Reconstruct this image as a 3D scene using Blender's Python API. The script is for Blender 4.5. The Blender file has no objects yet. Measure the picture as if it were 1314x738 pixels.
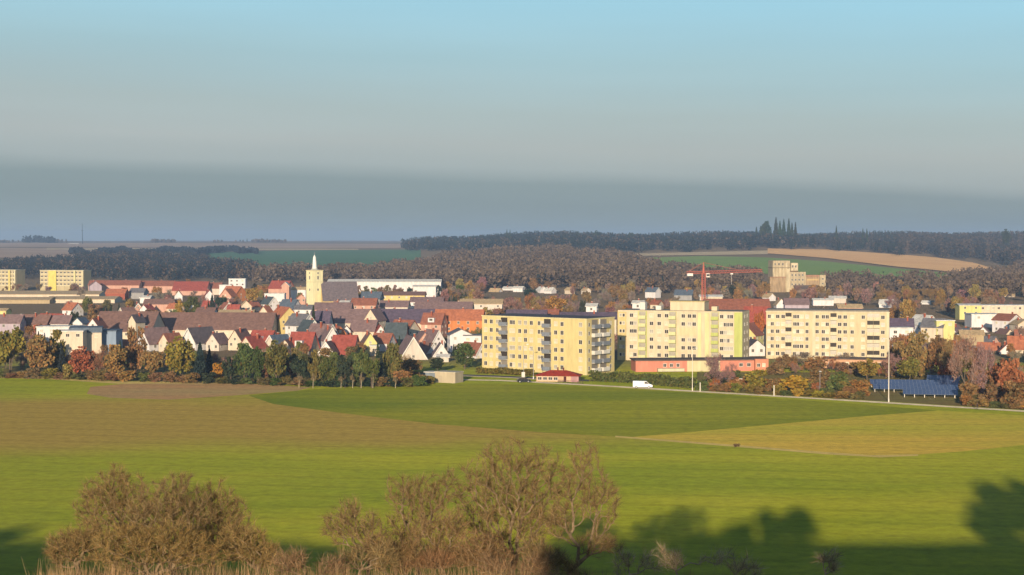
import bpy, math, random
import numpy as np
from mathutils import Vector, Matrix
from mathutils.bvhtree import BVHTree

random.seed(7)
R = math.radians
sc = bpy.context.scene
col = sc.collection

# ------------------------------------------------------------------ camera
F, CX, HZ = 2084.0, 657.0, 308.0          # focal length in photo pixels, centre column, eye level row
CAM_Z = 42.0
PITCH = math.atan((369.0 - HZ) / F)       # the camera looks slightly down
cam_d = bpy.data.cameras.new('camera')
cam_d.sensor_width = 36.0
cam_d.lens = 36.0 * F / 1314.0
cam_d.clip_start = 0.5
cam_d.clip_end = 20000
cam = bpy.data.objects.new('camera', cam_d)
col.objects.link(cam)
cam.location = (0, 0, CAM_Z)
cam.rotation_euler = (R(90) - PITCH, 0, 0)
sc.camera = cam

# ------------------------------------------------------------------ sun, sky, exposure
SUN_EL, SUN_AZ = R(10.0), R(8.0)          # low winter sun behind the viewer, a little to the left
sun_d = bpy.data.lights.new('sun', 'SUN')
sun_d.energy = 4.4
sun_d.angle = R(0.53)
sun_d.color = (1.0, 0.82, 0.60)
sun = bpy.data.objects.new('sun', sun_d)
col.objects.link(sun)
to_sun = Vector((-math.sin(SUN_AZ) * math.cos(SUN_EL), -math.cos(SUN_AZ) * math.cos(SUN_EL), math.sin(SUN_EL)))
sun.rotation_euler = to_sun.to_track_quat('Z', 'Y').to_euler()
sun.location = to_sun * 300

world = bpy.data.worlds.new('World')
sc.world = world
world.use_nodes = True
wn, wl = world.node_tree.nodes, world.node_tree.links
wn.clear()
w_out = wn.new('ShaderNodeOutputWorld')
w_bg = wn.new('ShaderNodeBackground')
w_bg.inputs['Strength'].default_value = 0.10
sky = wn.new('ShaderNodeTexSky')
sky.sky_type = 'NISHITA'
sky.sun_disc = False
sky.sun_elevation = SUN_EL
sky.sun_rotation = R(180) + SUN_AZ
sky.air_density = 1.0
sky.dust_density = 0.6
sky.ozone_density = 2.0
# the evening haze bank low over the horizon and the pale band above it: colours of the sky by elevation
w_tc = wn.new('ShaderNodeTexCoord')
w_sep = wn.new('ShaderNodeSeparateXYZ')
wl.new(w_tc.outputs['Generated'], w_sep.inputs[0])
w_noise = wn.new('ShaderNodeTexNoise')
w_noise.inputs['Scale'].default_value = 2.2
w_noise.inputs['Detail'].default_value = 3.0
w_map = wn.new('ShaderNodeMapping')
w_map.inputs['Scale'].default_value = (1.0, 1.0, 9.0)
wl.new(w_tc.outputs['Generated'], w_map.inputs[0])
wl.new(w_map.outputs[0], w_noise.inputs['Vector'])
w_m1 = wn.new('ShaderNodeMath'); w_m1.operation = 'MULTIPLY_ADD'      # wavy rim of the bank
wl.new(w_noise.outputs['Fac'], w_m1.inputs[0])
w_m1.inputs[1].default_value = 0.022
w_m1.inputs[2].default_value = -0.011
w_m2 = wn.new('ShaderNodeMath'); w_m2.operation = 'MULTIPLY_ADD'      # the bank thins out towards the right
wl.new(w_sep.outputs['X'], w_m2.inputs[0])
w_m2.inputs[1].default_value = 0.034
wl.new(w_m1.outputs[0], w_m2.inputs[2])
w_m3 = wn.new('ShaderNodeMath'); w_m3.operation = 'ADD'
wl.new(w_m2.outputs[0], w_m3.inputs[0])
wl.new(w_sep.outputs['Z'], w_m3.inputs[1])
w_mr = wn.new('ShaderNodeMapRange')
w_mr.inputs['From Min'].default_value = -0.02
w_mr.inputs['From Max'].default_value = 0.36
wl.new(w_m3.outputs[0], w_mr.inputs['Value'])
w_ramp = wn.new('ShaderNodeValToRGB')
def srgb(r, g, b):
    f = lambda c: (c / 255 / 12.92) if c <= 10 else ((c / 255 + 0.055) / 1.055) ** 2.4
    return (f(r), f(g), f(b))
SKY_STOPS = [(-0.02, (146, 163, 174)), (0.004, (131, 150, 160)), (0.020, (124, 143, 153)), (0.0335, (127, 145, 154)), (0.0435, (160, 171, 176)),
             (0.058, (172, 179, 181)), (0.080, (170, 185, 187)), (0.112, (164, 197, 206)), (0.146, (161, 210, 228)),
             (0.20, (147, 204, 231)), (0.36, (105, 172, 220))]
wl.new(w_mr.outputs[0], w_ramp.inputs['Fac'])
els = w_ramp.color_ramp.elements
for k, (z, c) in enumerate(SKY_STOPS):
    pos = (z + 0.02) / 0.38
    e = els[0] if k == 0 else (els[-1] if k == len(SKY_STOPS) - 1 else els.new(pos))
    e.position = pos
    e.color = srgb(*c) + (1,)
w_gain = wn.new('ShaderNodeMix'); w_gain.data_type = 'RGBA'; w_gain.blend_type = 'MULTIPLY'
w_gain.inputs['Factor'].default_value = 1.0
SKY_GAIN = 6.1
w_gain.inputs[7].default_value = (SKY_GAIN, SKY_GAIN, SKY_GAIN, 1)
w_n2 = wn.new('ShaderNodeTexNoise'); w_n2.inputs['Scale'].default_value = 3.0; w_n2.inputs['Detail'].default_value = 6
w_mp2 = wn.new('ShaderNodeMapping'); w_mp2.inputs['Scale'].default_value = (1.0, 1.0, 14.0); w_mp2.inputs['Rotation'].default_value = (0.0, 0.05, 0.0)
wl.new(w_tc.outputs['Generated'], w_mp2.inputs[0]); wl.new(w_mp2.outputs[0], w_n2.inputs['Vector'])
w_cl = wn.new('ShaderNodeMapRange'); w_cl.inputs['From Min'].default_value = 0.3; w_cl.inputs['From Max'].default_value = 0.7
w_cl.inputs['To Min'].default_value = SKY_GAIN * 0.97; w_cl.inputs['To Max'].default_value = SKY_GAIN * 1.03
wl.new(w_n2.outputs['Fac'], w_cl.inputs['Value']); wl.new(w_cl.outputs[0], w_gain.inputs[7])
wl.new(w_ramp.outputs['Color'], w_gain.inputs[6])
w_mix = wn.new('ShaderNodeMix'); w_mix.data_type = 'RGBA'
w_fade = wn.new('ShaderNodeMapRange')     # higher up it is the plain sky texture
w_fade.inputs['From Min'].default_value = 0.20
w_fade.inputs['From Max'].default_value = 0.45
w_fade.inputs['To Min'].default_value = 0.9
w_fade.inputs['To Max'].default_value = 0.0
wl.new(w_sep.outputs['Z'], w_fade.inputs['Value'])
w_back = wn.new('ShaderNodeMapRange')     # only on the side away from the sun
w_back.inputs['From Min'].default_value = -1.6
w_back.inputs['From Max'].default_value = 0.3
wl.new(w_sep.outputs['Y'], w_back.inputs['Value'])
w_m4 = wn.new('ShaderNodeMath'); w_m4.operation = 'MULTIPLY'
wl.new(w_fade.outputs[0], w_m4.inputs[0]); wl.new(w_back.outputs[0], w_m4.inputs[1])
wl.new(w_m4.outputs[0], w_mix.inputs['Factor'])
wl.new(sky.outputs[0], w_mix.inputs[6])
wl.new(w_gain.outputs[2], w_mix.inputs[7])
wl.new(w_mix.outputs[2], w_bg.inputs['Color'])
wl.new(w_bg.outputs[0], w_out.inputs['Surface'])

sc.view_settings.view_transform = 'Standard'
sc.view_settings.look = 'None'
sc.view_settings.exposure = 0.7
sc.view_settings.gamma = 1.0
sc.view_settings.use_curve_mapping = False
sc.render.engine = 'CYCLES'
sc.cycles.use_denoising = True
sc.cycles.max_bounces = 5
sc.cycles.diffuse_bounces = 2
sc.cycles.glossy_bounces = 2
sc.cycles.transmission_bounces = 2
sc.cycles.volume_bounces = 0
sc.cycles.transparent_max_bounces = 4

# ------------------------------------------------------------------ helpers
def tag(o, label=None, cat=None, group=None, kind=None):
    if label: o['label'] = label
    if cat: o['category'] = cat
    if group: o['group'] = group
    if kind: o['kind'] = kind
    return o

class MB:
    """collects faces, links them as one mesh object"""
    def __init__(s):
        s.v = []; s.f = []; s.m = []; s.mi = 0
    def face(s, pts):
        n = len(s.v)
        s.v += [tuple(p) for p in pts]
        s.f.append(tuple(range(n, n + len(pts)))); s.m.append(s.mi)
        return s
    def box(s, x0, x1, y0, y1, z0, z1):
        n = len(s.v)
        s.v += [(x0,y0,z0),(x1,y0,z0),(x1,y1,z0),(x0,y1,z0),(x0,y0,z1),(x1,y0,z1),(x1,y1,z1),(x0,y1,z1)]
        s.f += [(n,n+3,n+2,n+1),(n+4,n+5,n+6,n+7),(n,n+1,n+5,n+4),(n+1,n+2,n+6,n+5),(n+2,n+3,n+7,n+6),(n+3,n,n+4,n+7)]
        s.m += [s.mi] * 6
        return s
    def tube(s, pts, rads, k=5, cap=True):
        n0 = len(s.v)
        pts = [Vector(p) for p in pts]
        for i, p in enumerate(pts):
            d = (pts[min(i+1, len(pts)-1)] - pts[max(i-1, 0)])
            d = d.normalized() if d.length > 1e-9 else Vector((0,0,1))
            a = d.cross(Vector((0,0,1)) if abs(d.z) < .9 else Vector((1,0,0))).normalized()
            b = d.cross(a)
            for j in range(k):
                t = 2 * math.pi * j / k
                q = p + (a * math.cos(t) + b * math.sin(t)) * rads[i]
                s.v.append((q.x, q.y, q.z))
        for i in range(len(pts) - 1):
            for j in range(k):
                a0 = n0 + i*k + j; a1 = n0 + i*k + (j+1) % k
                s.f.append((a0, a1, a1 + k, a0 + k)); s.m.append(s.mi)
        if cap:
            s.f.append(tuple(n0 + j for j in range(k))[::-1]); s.m.append(s.mi)
            s.f.append(tuple(n0 + (len(pts)-1)*k + j for j in range(k))); s.m.append(s.mi)
        return s
    def mesh(s, name, mats):
        me = bpy.data.meshes.new(name)
        me.from_pydata(s.v, [], s.f)
        for m in (mats if isinstance(mats, (list, tuple)) else [mats]):
            me.materials.append(m)
        if any(s.m):
            me.polygons.foreach_set('material_index', s.m)
        me.update()
        return me
    def build(s, name, mats, parent=None, loc=None, rz=0):
        return link(name, s.mesh(name, mats), parent, loc, rz)

def link(name, me, parent=None, loc=None, rz=0):
    o = bpy.data.objects.new(name, me)
    col.objects.link(o)
    if parent is not None: o.parent = parent
    if loc is not None: o.location = loc
    if rz: o.rotation_euler = (0, 0, rz)
    return o

def empty(name, loc, rz=0):
    o = bpy.data.objects.new(name, None)
    o.empty_display_size = 0.5
    col.objects.link(o)
    o.location = loc
    o.rotation_euler = (0, 0, rz)
    return o

def np_mesh(name, verts, nper, mats, colors=None):
    """mesh from an (n*nper,3) array: every nper vertices are one face"""
    me = bpy.data.meshes.new(name)
    nv = len(verts); nf = nv // nper
    me.vertices.add(nv); me.loops.add(nv); me.polygons.add(nf)
    me.vertices.foreach_set('co', np.ascontiguousarray(verts, dtype=np.float32).ravel())
    me.loops.foreach_set('vertex_index', np.arange(nv, dtype=np.int32))
    me.polygons.foreach_set('loop_start', np.arange(0, nv, nper, dtype=np.int32))
    if colors is not None:
        a = me.color_attributes.new('tint', 'FLOAT_COLOR', 'POINT')
        a.data.foreach_set('color', np.ascontiguousarray(colors, dtype=np.float32).ravel())
    for m in (mats if isinstance(mats, (list, tuple)) else [mats]):
        me.materials.append(m)
    me.update(); me.validate()
    return me

# ------------------------------------------------------------------ materials
def mat(name, color, rough=0.8, var=0.12, scale=0.6, bump=0.0, bscale=4.0, spec=0.2, objcol=False, metallic=0.0, stretch=None):
    m = bpy.data.materials.new(name)
    m.use_nodes = True
    n, l = m.node_tree.nodes, m.node_tree.links
    p = n['Principled BSDF']
    p.inputs['Roughness'].default_value = rough
    p.inputs['Metallic'].default_value = metallic
    p.inputs['Specular IOR Level'].default_value = spec
    tc = n.new('ShaderNodeTexCoord')
    no = n.new('ShaderNodeTexNoise')
    no.inputs['Scale'].default_value = scale
    no.inputs['Detail'].default_value = 5
    if stretch:
        sm = n.new('ShaderNodeMapping'); sm.inputs['Scale'].default_value = stretch
        l.new(tc.outputs['Object'], sm.inputs[0]); l.new(sm.outputs[0], no.inputs['Vector'])
    else:
        l.new(tc.outputs['Object'], no.inputs['Vector'])
    mr = n.new('ShaderNodeMapRange')
    mr.inputs['From Min'].default_value = 0.3; mr.inputs['From Max'].default_value = 0.7
    mr.inputs['To Min'].default_value = 1 - var; mr.inputs['To Max'].default_value = 1 + var
    l.new(no.outputs['Fac'], mr.inputs['Value'])
    mx = n.new('ShaderNodeMix'); mx.data_type = 'RGBA'; mx.blend_type = 'MULTIPLY'
    mx.inputs['Factor'].default_value = 1
    mx.inputs[6].default_value = tuple(color) + (1,)
    if objcol:
        oi = n.new('ShaderNodeObjectInfo')
        l.new(oi.outputs['Color'], mx.inputs[6])
    l.new(mr.outputs[0], mx.inputs[7])
    l.new(mx.outputs[2], p.inputs['Base Color'])
    if bump:
        b2 = n.new('ShaderNodeTexNoise'); b2.inputs['Scale'].default_value = bscale; b2.inputs['Detail'].default_value = 3
        l.new(tc.outputs['Object'], b2.inputs['Vector'])
        bp = n.new('ShaderNodeBump'); bp.inputs['Strength'].default_value = bump
        bp.inputs['Distance'].default_value = 0.3
        l.new(b2.outputs['Fac'], bp.inputs['Height']); l.new(bp.outputs[0], p.inputs['Normal'])
    return m

M = {}
def paint(r, g, b, kind='wall'):
    """plaster / roof-tile material for an sRGB colour as the thing would look close up"""
    k = (r, g, b, kind)
    if k not in M:
        c = [k_ * (0.74 if kind == 'roof' else 0.63) for k_ in srgb(r, g, b)]
        if kind == 'roof':
            M[k] = mat('roof_tiles_%d_%d_%d' % (r, g, b), c, 0.75, 0.25, 0.9, 0.5, 3.0)
        else:
            M[k] = mat('plaster_%d_%d_%d' % (r, g, b), c, 0.85, 0.30 if kind == 'weathered' else 0.13, 0.9, stretch=(1.0, 1.0, 0.22))
    return M[k]

GLASS = mat('window_glass', (0.05, 0.042, 0.035), 0.12, 0.3, 0.3, spec=0.5)
FRAME = mat('window_frame_white', (0.55, 0.52, 0.46), 0.5, 0.05)
METAL = mat('grey_metal', (0.35, 0.35, 0.36), 0.45, 0.1, metallic=0.3)
BARK = mat('bark', (0.13, 0.095, 0.065), 0.9, 0.3, 2.0, 0.6, 8.0)
# ------------------------------------------------------------------ terrain
def smooth(a, b, t):
    t = np.clip((t - a) / (b - a), 0, 1)
    return t * t * (3 - 2 * t)

# far rise of the land: rows of the picture the ground reaches, by bearing column and distance
T_COL = np.array([-300, 0, 250, 500, 570, 650, 850, 1000, 1150, 1314, 1600], float)
T_DIST = np.array([1250, 1600, 2000, 2600, 3200, 5000, 9500], float)
T_ROW = np.array([
    [378, 363, 347, 331, 322, 311.5, 309.0],
    [378, 363, 347, 331, 322, 311.5, 309.0],
    [378, 363, 347, 332, 322, 312.0, 309.0],
    [378, 363, 346, 331, 321, 312.5, 309.0],
    [378, 361, 342, 325, 314, 312.5, 310.0],
    [378, 358, 339, 321, 311, 311.0, 310.0],
    [378, 356, 337, 319, 310, 311.0, 310.0],
    [378, 354, 333, 316, 309, 311.0, 310.0],
    [378, 357, 339, 321, 308, 311.0, 310.0],
    [378, 362, 347, 327, 309, 311.0, 310.0],
    [378, 362, 347, 327, 309, 311.0, 310.0]])
T_Z = CAM_Z - (T_ROW - HZ) * T_DIST[None, :] / F
T_Z[:, 0] = 0.0
T_Z[:, 1] = np.maximum(T_Z[:, 1], 0)

def ridge(x):
    """top of the hill the photograph is taken from"""
    e = 40.2 + 0 * x
    e = e - 6.8 * smooth(-6, -20, x) * smooth(-63, -50, x)
    e = e + 0.5 * np.sin(x * 0.11) + 0.8 * smooth(28, 40, x)
    e = e - 3.0 * smooth(9, 15, x) * smooth(36, 25, x)
    return e

def height(x, y):
    x = np.asarray(x, float); y = np.asarray(y, float)
    yy = np.maximum(y, 300.0)
    c = np.clip(CX + F * x / yy, T_COL[0], T_COL[-1])
    d = np.clip(yy, T_DIST[0], T_DIST[-1])
    ci = np.clip(np.searchsorted(T_COL, c) - 1, 0, len(T_COL) - 2)
    di = np.clip(np.searchsorted(T_DIST, d) - 1, 0, len(T_DIST) - 2)
    tc = (c - T_COL[ci]) / (T_COL[ci+1] - T_COL[ci]); tc = tc * tc * (3 - 2 * tc)
    td = (d - T_DIST[di]) / (T_DIST[di+1] - T_DIST[di])
    z = (T_Z[ci, di] * (1-tc) * (1-td) + T_Z[ci+1, di] * tc * (1-td) + T_Z[ci, di+1] * (1-tc) * td + T_Z[ci+1, di+1] * tc * td)
    z = np.where(y < 1250, 0, z)
    z = z + np.where(y > 2300, 1.2 * np.sin(x * 0.006 + 1) + 0.8 * np.sin(x * 0.017 + y * 0.004), 0) * smooth(2300, 3200, y)
    front = np.where(y < 75, 40.3 - 0.197 * y, 25.525 * (1 - smooth(68, 150, y)) / (1 - smooth(68, 150, 75.0)))
    near = np.minimum(ridge(x), front)
    near = np.where(y < 0, ridge(x), near)
    return np.where(y < 150, near, z)

xs = np.concatenate([-np.geomspace(4600, 130, 70), np.linspace(-125, 125, 60), np.geomspace(130, 4600, 70)])
ys = np.concatenate([np.linspace(-160, 0, 18), np.linspace(4, 160, 60), np.linspace(200, 1200, 12), np.linspace(1250, 3400, 110), np.geomspace(3450, 9500, 40)])
gx, gy = np.meshgrid(xs, ys)
gz = height(gx, gy)
gv = np.stack([gx.ravel(), gy.ravel(), gz.ravel()], 1)
nx, ny = len(xs), len(ys)
ii = (np.arange(ny - 1)[:, None] * nx + np.arange(nx - 1)[None, :]).ravel()
gf = np.stack([ii, ii + 1, ii + nx + 1, ii + nx], 1)
gme = bpy.data.meshes.new('ground')
gme.from_pydata(gv.tolist(), [], gf.tolist())
gme.polygons.foreach_set('use_smooth', [True] * len(gf))
gme.update()
ground = link('ground', gme)
tag(ground, kind='structure')
BVH = BVHTree.FromPolygons(gv.tolist(), gf.tolist())

def zat(x, y):
    h = BVH.ray_cast(Vector((x, y, 500)), Vector((0, 0, -1)))
    return h[0].z if h[0] is not None else 0.0

def ground_px(px, py):
    """where on the land the sight line of photo pixel (px, py) ends"""
    d = Vector(((px - CX) / F, 1.0, -(py - HZ) / F)).normalized()
    o = Vector((0, 0, CAM_Z)) + d * 180
    h = BVH.ray_cast(o, d, 20000)
    return h[0] if h[0] is not None else None

def at(px, Y):
    """ground point at column px and distance Y"""
    x = (px - CX) / F * Y
    return Vector((x, Y, zat(x, Y)))
def ztop(py, Y):
    return CAM_Z - (py - HZ) * Y / F
def dist(py):
    return CAM_Z * F / (py - HZ)

# ---- ground material: winter crops, with a worn brown part on the left
def field_mat(name, c1, c2, row_dir=0.0, row_scale=0.9, bump=1.0, fine=0.5, patch=0.012):
    """crop or soil: two tones in patches, drill rows, a rough surface of tufts that catches low light"""
    m = bpy.data.materials.new(name); m.use_nodes = True
    n, l = m.node_tree.nodes, m.node_tree.links
    p = n['Principled BSDF']; p.inputs['Roughness'].default_value = 0.95; p.inputs['Specular IOR Level'].default_value = 0.1
    tc = n.new('ShaderNodeTexCoord')
    n1 = n.new('ShaderNodeTexNoise'); n1.inputs['Scale'].default_value = patch; n1.inputs['Detail'].default_value = 8; n1.inputs['Roughness'].default_value = 0.62
    mp = n.new('ShaderNodeMapping'); mp.inputs['Rotation'].default_value = (0, 0, row_dir); mp.inputs['Scale'].default_value = (0.28, 1.0, 1.0)
    l.new(tc.outputs['Object'], mp.inputs[0]); l.new(mp.outputs[0], n1.inputs['Vector'])
    r1 = n.new('ShaderNodeMapRange'); r1.inputs['From Min'].default_value = 0.36; r1.inputs['From Max'].default_value = 0.64
    l.new(n1.outputs['Fac'], r1.inputs['Value'])
    mx = n.new('ShaderNodeMix'); mx.data_type = 'RGBA'
    mx.inputs[6].default_value = c1 + (1,); mx.inputs[7].default_value = c2 + (1,)
    l.new(r1.outputs[0], mx.inputs['Factor'])
    n2 = n.new('ShaderNodeTexNoise'); n2.inputs['Scale'].default_value = fine; n2.inputs['Detail'].default_value = 9; n2.inputs['Roughness'].default_value = 0.75
    mp2 = n.new('ShaderNodeMapping'); mp2.inputs['Rotation'].default_value = (0, 0, row_dir); mp2.inputs['Scale'].default_value = (0.9, 1.0, 1.0)
    l.new(tc.outputs['Object'], mp2.inputs[0]); l.new(mp2.outputs[0], n2.inputs['Vector'])
    r2 = n.new('ShaderNodeMapRange'); r2.inputs['From Min'].default_value = 0.3; r2.inputs['From Max'].default_value = 0.7
    r2.inputs['To Min'].default_value = 0.72; r2.inputs['To Max'].default_value = 1.28
    l.new(n2.outputs['Fac'], r2.inputs['Value'])
    mu = n.new('ShaderNodeMix'); mu.data_type = 'RGBA'; mu.blend_type = 'MULTIPLY'; mu.inputs['Factor'].default_value = 1
    l.new(mx.outputs[2], mu.inputs[6]); l.new(r2.outputs[0], mu.inputs[7])
    # wheel tracks and drill lines along the working direction
    wv = n.new('ShaderNodeTexWave'); wv.wave_type = 'BANDS'; wv.bands_direction = 'Y'; wv.wave_profile = 'SIN'
    wv.inputs['Scale'].default_value = 0.030; wv.inputs['Distortion'].default_value = 1.2; wv.inputs['Detail'].default_value = 3; wv.inputs['Detail Scale'].default_value = 0.4
    mp3 = n.new('ShaderNodeMapping'); mp3.inputs['Rotation'].default_value = (0, 0, row_dir + R(6))
    l.new(tc.outputs['Object'], mp3.inputs[0]); l.new(mp3.outputs[0], wv.inputs['Vector'])
    r3 = n.new('ShaderNodeMapRange'); r3.inputs['From Min'].default_value = 0.80; r3.inputs['From Max'].default_value = 1.0
    r3.inputs['To Min'].default_value = 1.0; r3.inputs['To Max'].default_value = 0.89
    l.new(wv.outputs['Fac'], r3.inputs['Value'])
    m3_ = n.new('ShaderNodeMix'); m3_.data_type = 'RGBA'; m3_.blend_type = 'MULTIPLY'; m3_.inputs['Factor'].default_value = 1
    l.new(mu.outputs[2], m3_.inputs[6]); l.new(r3.outputs[0], m3_.inputs[7])
    l.new(m3_.outputs[2], p.inputs['Base Color'])
    # blades and clods stand up: the surface seen is a mix of many tilted facets
    p.inputs['Diffuse Roughness'].default_value = 1.0
    n3 = n.new('ShaderNodeTexWhiteNoise'); n3.noise_dimensions = '3D'
    sc3 = n.new('ShaderNodeVectorMath'); sc3.operation = 'SCALE'; sc3.inputs['Scale'].default_value = 41.0
    l.new(tc.outputs['Object'], sc3.inputs[0]); l.new(sc3.outputs[0], n3.inputs['Vector'])
    ma = n.new('ShaderNodeVectorMath'); ma.operation = 'MULTIPLY_ADD'
    l.new(n3.outputs['Color'], ma.inputs[0]); ma.inputs[1].default_value = (3.4 * bump, 3.4 * bump, 0.0); ma.inputs[2].default_value = (-1.7 * bump, -1.7 * bump, 0.0)
    ge = n.new('ShaderNodeNewGeometry'); ad = n.new('ShaderNodeVectorMath'); ad.operation = 'ADD'
    l.new(ma.outputs[0], ad.inputs[0]); l.new(ge.outputs['Normal'], ad.inputs[1])
    nm = n.new('ShaderNodeVectorMath'); nm.operation = 'NORMALIZE'
    l.new(ad.outputs[0], nm.inputs[0]); l.new(nm.outputs[0], p.inputs['Normal'])
    m['mix'] = mx.name; m['mul'] = mu.name
    return m

G_NEAR = field_mat('winter_crop', (0.275, 0.33, 0.016), (0.415, 0.415, 0.026), R(3), patch=0.03)
n, l = G_NEAR.node_tree.nodes, G_NEAR.node_tree.links
mx, mu = n[G_NEAR['mix']], n[G_NEAR['mul']]
g_tc = [k for k in n if k.type == 'TEX_COORD'][0]
g_sep = n.new('ShaderNodeSeparateXYZ'); l.new(g_tc.outputs['Object'], g_sep.inputs[0])
def g_math(op, a, b=None, c=None):
    k = n.new('ShaderNodeMath'); k.operation = op
    for i, v in enumerate((a, b, c)):
        if v is None: continue
        if isinstance(v, (int, float)): k.inputs[i].default_value = v
        else: l.new(v, k.inputs[i])
    return k.outputs[0]
def g_range(v, a, b, lo=0.0, hi=1.0):
    k = n.new('ShaderNodeMapRange'); k.interpolation_type = 'SMOOTHSTEP'
    k.inputs['From Min'].default_value = a; k.inputs['From Max'].default_value = b
    k.inputs['To Min'].default_value = lo; k.inputs['To Max'].default_value = hi
    l.new(v, k.inputs['Value']); return k.outputs[0]
g_x, g_y = g_sep.outputs['X'], g_sep.outputs['Y']
g_n = n.new('ShaderNodeTexNoise'); g_n.inputs['Scale'].default_value = 0.02; g_n.inputs['Detail'].default_value = 6
l.new(g_tc.outputs['Object'], g_n.inputs['Vector'])
g_w = g_math('MULTIPLY_ADD', g_n.outputs['Fac'], 50.0, -25.0)
g_yw = g_math('ADD', g_y, g_w)
# band of thin, yellowed crop between two drill lines (the brown belt across the left of the field)
lo_edge = g_math('MULTIPLY_ADD', g_x, 0.16, 333.0)
band_in = g_range(g_math('SUBTRACT', g_yw, lo_edge), -16, 26)
band_out = g_range(g_math('SUBTRACT', g_yw, g_math('MULTIPLY_ADD', g_x, 0.10, 432.0)), -16, 34, 1.0, 0.0)
band_x = g_range(g_x, 0, 75, 1.0, 0.0)
band = g_math('MULTIPLY', g_math('MULTIPLY', band_in, band_out), band_x)
b_mix = n.new('ShaderNodeMix'); b_mix.data_type = 'RGBA'
l.new(g_math('MULTIPLY', band, 0.92), b_mix.inputs['Factor'])
l.new(mx.outputs[2], b_mix.inputs[6]); b_mix.inputs[7].default_value = (0.42, 0.295, 0.06, 1)
# the hill slope is dry grass; far land is dull pasture
far_mix = n.new('ShaderNodeMix'); far_mix.data_type = 'RGBA'
l.new(g_math('ADD', g_range(g_y, 500, 600), g_range(g_y, 110, 150, 1.0, 0.0)), far_mix.inputs['Factor'])
l.new(b_mix.outputs[2], far_mix.inputs[6]); far_mix.inputs[7].default_value = (0.20, 0.15, 0.09, 1)
l.new(far_mix.outputs[2], mu.inputs[6])
gme.materials.append(G_NEAR)

# ---- field sheets
def flat_poly(name, pts, material, z=0.02, kind='structure'):
    """sheet on the level part of the valley, corners from photo rows"""
    P = [ground_px(a, b) for a, b in pts]
    me = bpy.data.meshes.new(name)
    me.from_pydata([(p.x, p.y, z) for p in P], [], [tuple(range(len(P)))])
    me.materials.append(material); me.update()
    o = link(name, me); tag(o, kind=kind); return o

def curve(pts, t):
    """polyline through picture points, sampled by column"""
    xs_ = [p[0] for p in pts]; ys_ = [p[1] for p in pts]
    return np.interp(t, xs_, ys_)

def draped(name, top, bottom, material, nu=60, nv=10, lift=0.5):
    """field on the far slope between two boundary lines"""
    u = np.linspace(max(top[0][0], bottom[0][0]), min(top[-1][0], bottom[-1][0]), nu)
    a, b = curve(top, u), curve(bottom, u)
    V, Fc = [], []
    for j in range(nv + 1):
        for i in range(nu):
            p = ground_px(u[i], a[i] + (b[i] - a[i]) * j / nv)
            V.append((p.x, p.y, p.z + lift))
    for j in range(nv):
        for i in range(nu - 1):
            k = j * nu + i
            Fc.append((k + nu, k + nu + 1, k + 1, k))
    me = bpy.data.meshes.new(name); me.from_pydata(V, [], Fc)
    me.polygons.foreach_set('use_smooth', [True] * len(Fc))
    me.materials.append(material); me.update()
    o = link(name, me); tag(o, kind='structure'); return o

C_DARK = field_mat('dark_crop', (0.17, 0.225, 0.010), (0.31, 0.31, 0.016), R(-2), patch=0.02)
C_TAN = field_mat('stubble', (0.40, 0.41, 0.035), (0.58, 0.42, 0.06), R(-4), patch=0.015)
n, l = C_TAN.node_tree.nodes, C_TAN.node_tree.links       # regrowth turns to bare gold stubble towards the near corner
t_tc = [k for k in n if k.type == 'TEX_COORD'][0]; t_sep = n.new('ShaderNodeSeparateXYZ'); l.new(t_tc.outputs['Object'], t_sep.inputs[0])
t_mr = n.new('ShaderNodeMapRange'); t_mr.interpolation_type = 'SMOOTHSTEP'
t_mr.inputs['From Min'].default_value = 372; t_mr.inputs['From Max'].default_value = 322; t_mr.inputs['To Min'].default_value = -.35; t_mr.inputs['To Max'].default_value = .55
l.new(t_sep.outputs['Y'], t_mr.inputs['Value'])
t_mx = n[C_TAN['mix']]; t_src = t_mx.inputs['Factor'].links[0].from_socket
t_ad = n.new('ShaderNodeMath'); t_ad.operation = 'ADD'; t_ad.use_clamp = True
l.new(t_src, t_ad.inputs[0]); l.new(t_mr.outputs[0], t_ad.inputs[1]); l.new(t_ad.outputs[0], t_mx.inputs['Factor'])
C_PLOUGH = field_mat('bare_soil', (0.46, 0.27, 0.12), (0.40, 0.31, 0.13), 0.0, patch=0.05)
C_SCRUB = field_mat('rough_grass', (0.20, 0.145, 0.05), (0.17, 0.16, 0.045), 0.0, patch=0.08)
C_DRY = field_mat('dry_grass_strip', (0.62, 0.50, 0.16), (0.55, 0.42, 0.14), 0.0, patch=0.06)
C_TRACK = field_mat('track_gravel', (0.80, 0.70, 0.52), (0.72, 0.62, 0.45), 0.0, patch=0.2)
flat_poly('crop_field', [(318, 508), (400, 500), (470, 497), (560, 494), (640, 493), (760, 497), (900, 505), (1030, 514),
                         (1141, 522), (1205, 527.5), (1120, 534), (1010, 544), (900, 554), (808, 562), (700, 556), (560, 545), (440, 531), (350, 519)], C_DARK, 0.02)
flat_poly('stubble_field', [(808, 562), (900, 554), (1010, 544), (1120, 534), (1205, 527.5), (1325, 534), (1325, 571), (1240, 580), (1150, 586.5), (1090, 584), (940, 573.5)], C_TAN, 0.024)
flat_poly('field_margin', [(790, 560), (940, 571.5), (1060, 581), (1120, 585), (1180, 584), (1180, 586), (1130, 588), (1060, 584), (940, 574), (790, 562)], C_DRY, 0.03)
flat_poly('ploughed_field', [(115, 497), (175, 491.5), (290, 491), (400, 497.5), (380, 502), (300, 508), (215, 513.5), (140, 511), (110, 506)], C_PLOUGH, 0.03)
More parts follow.
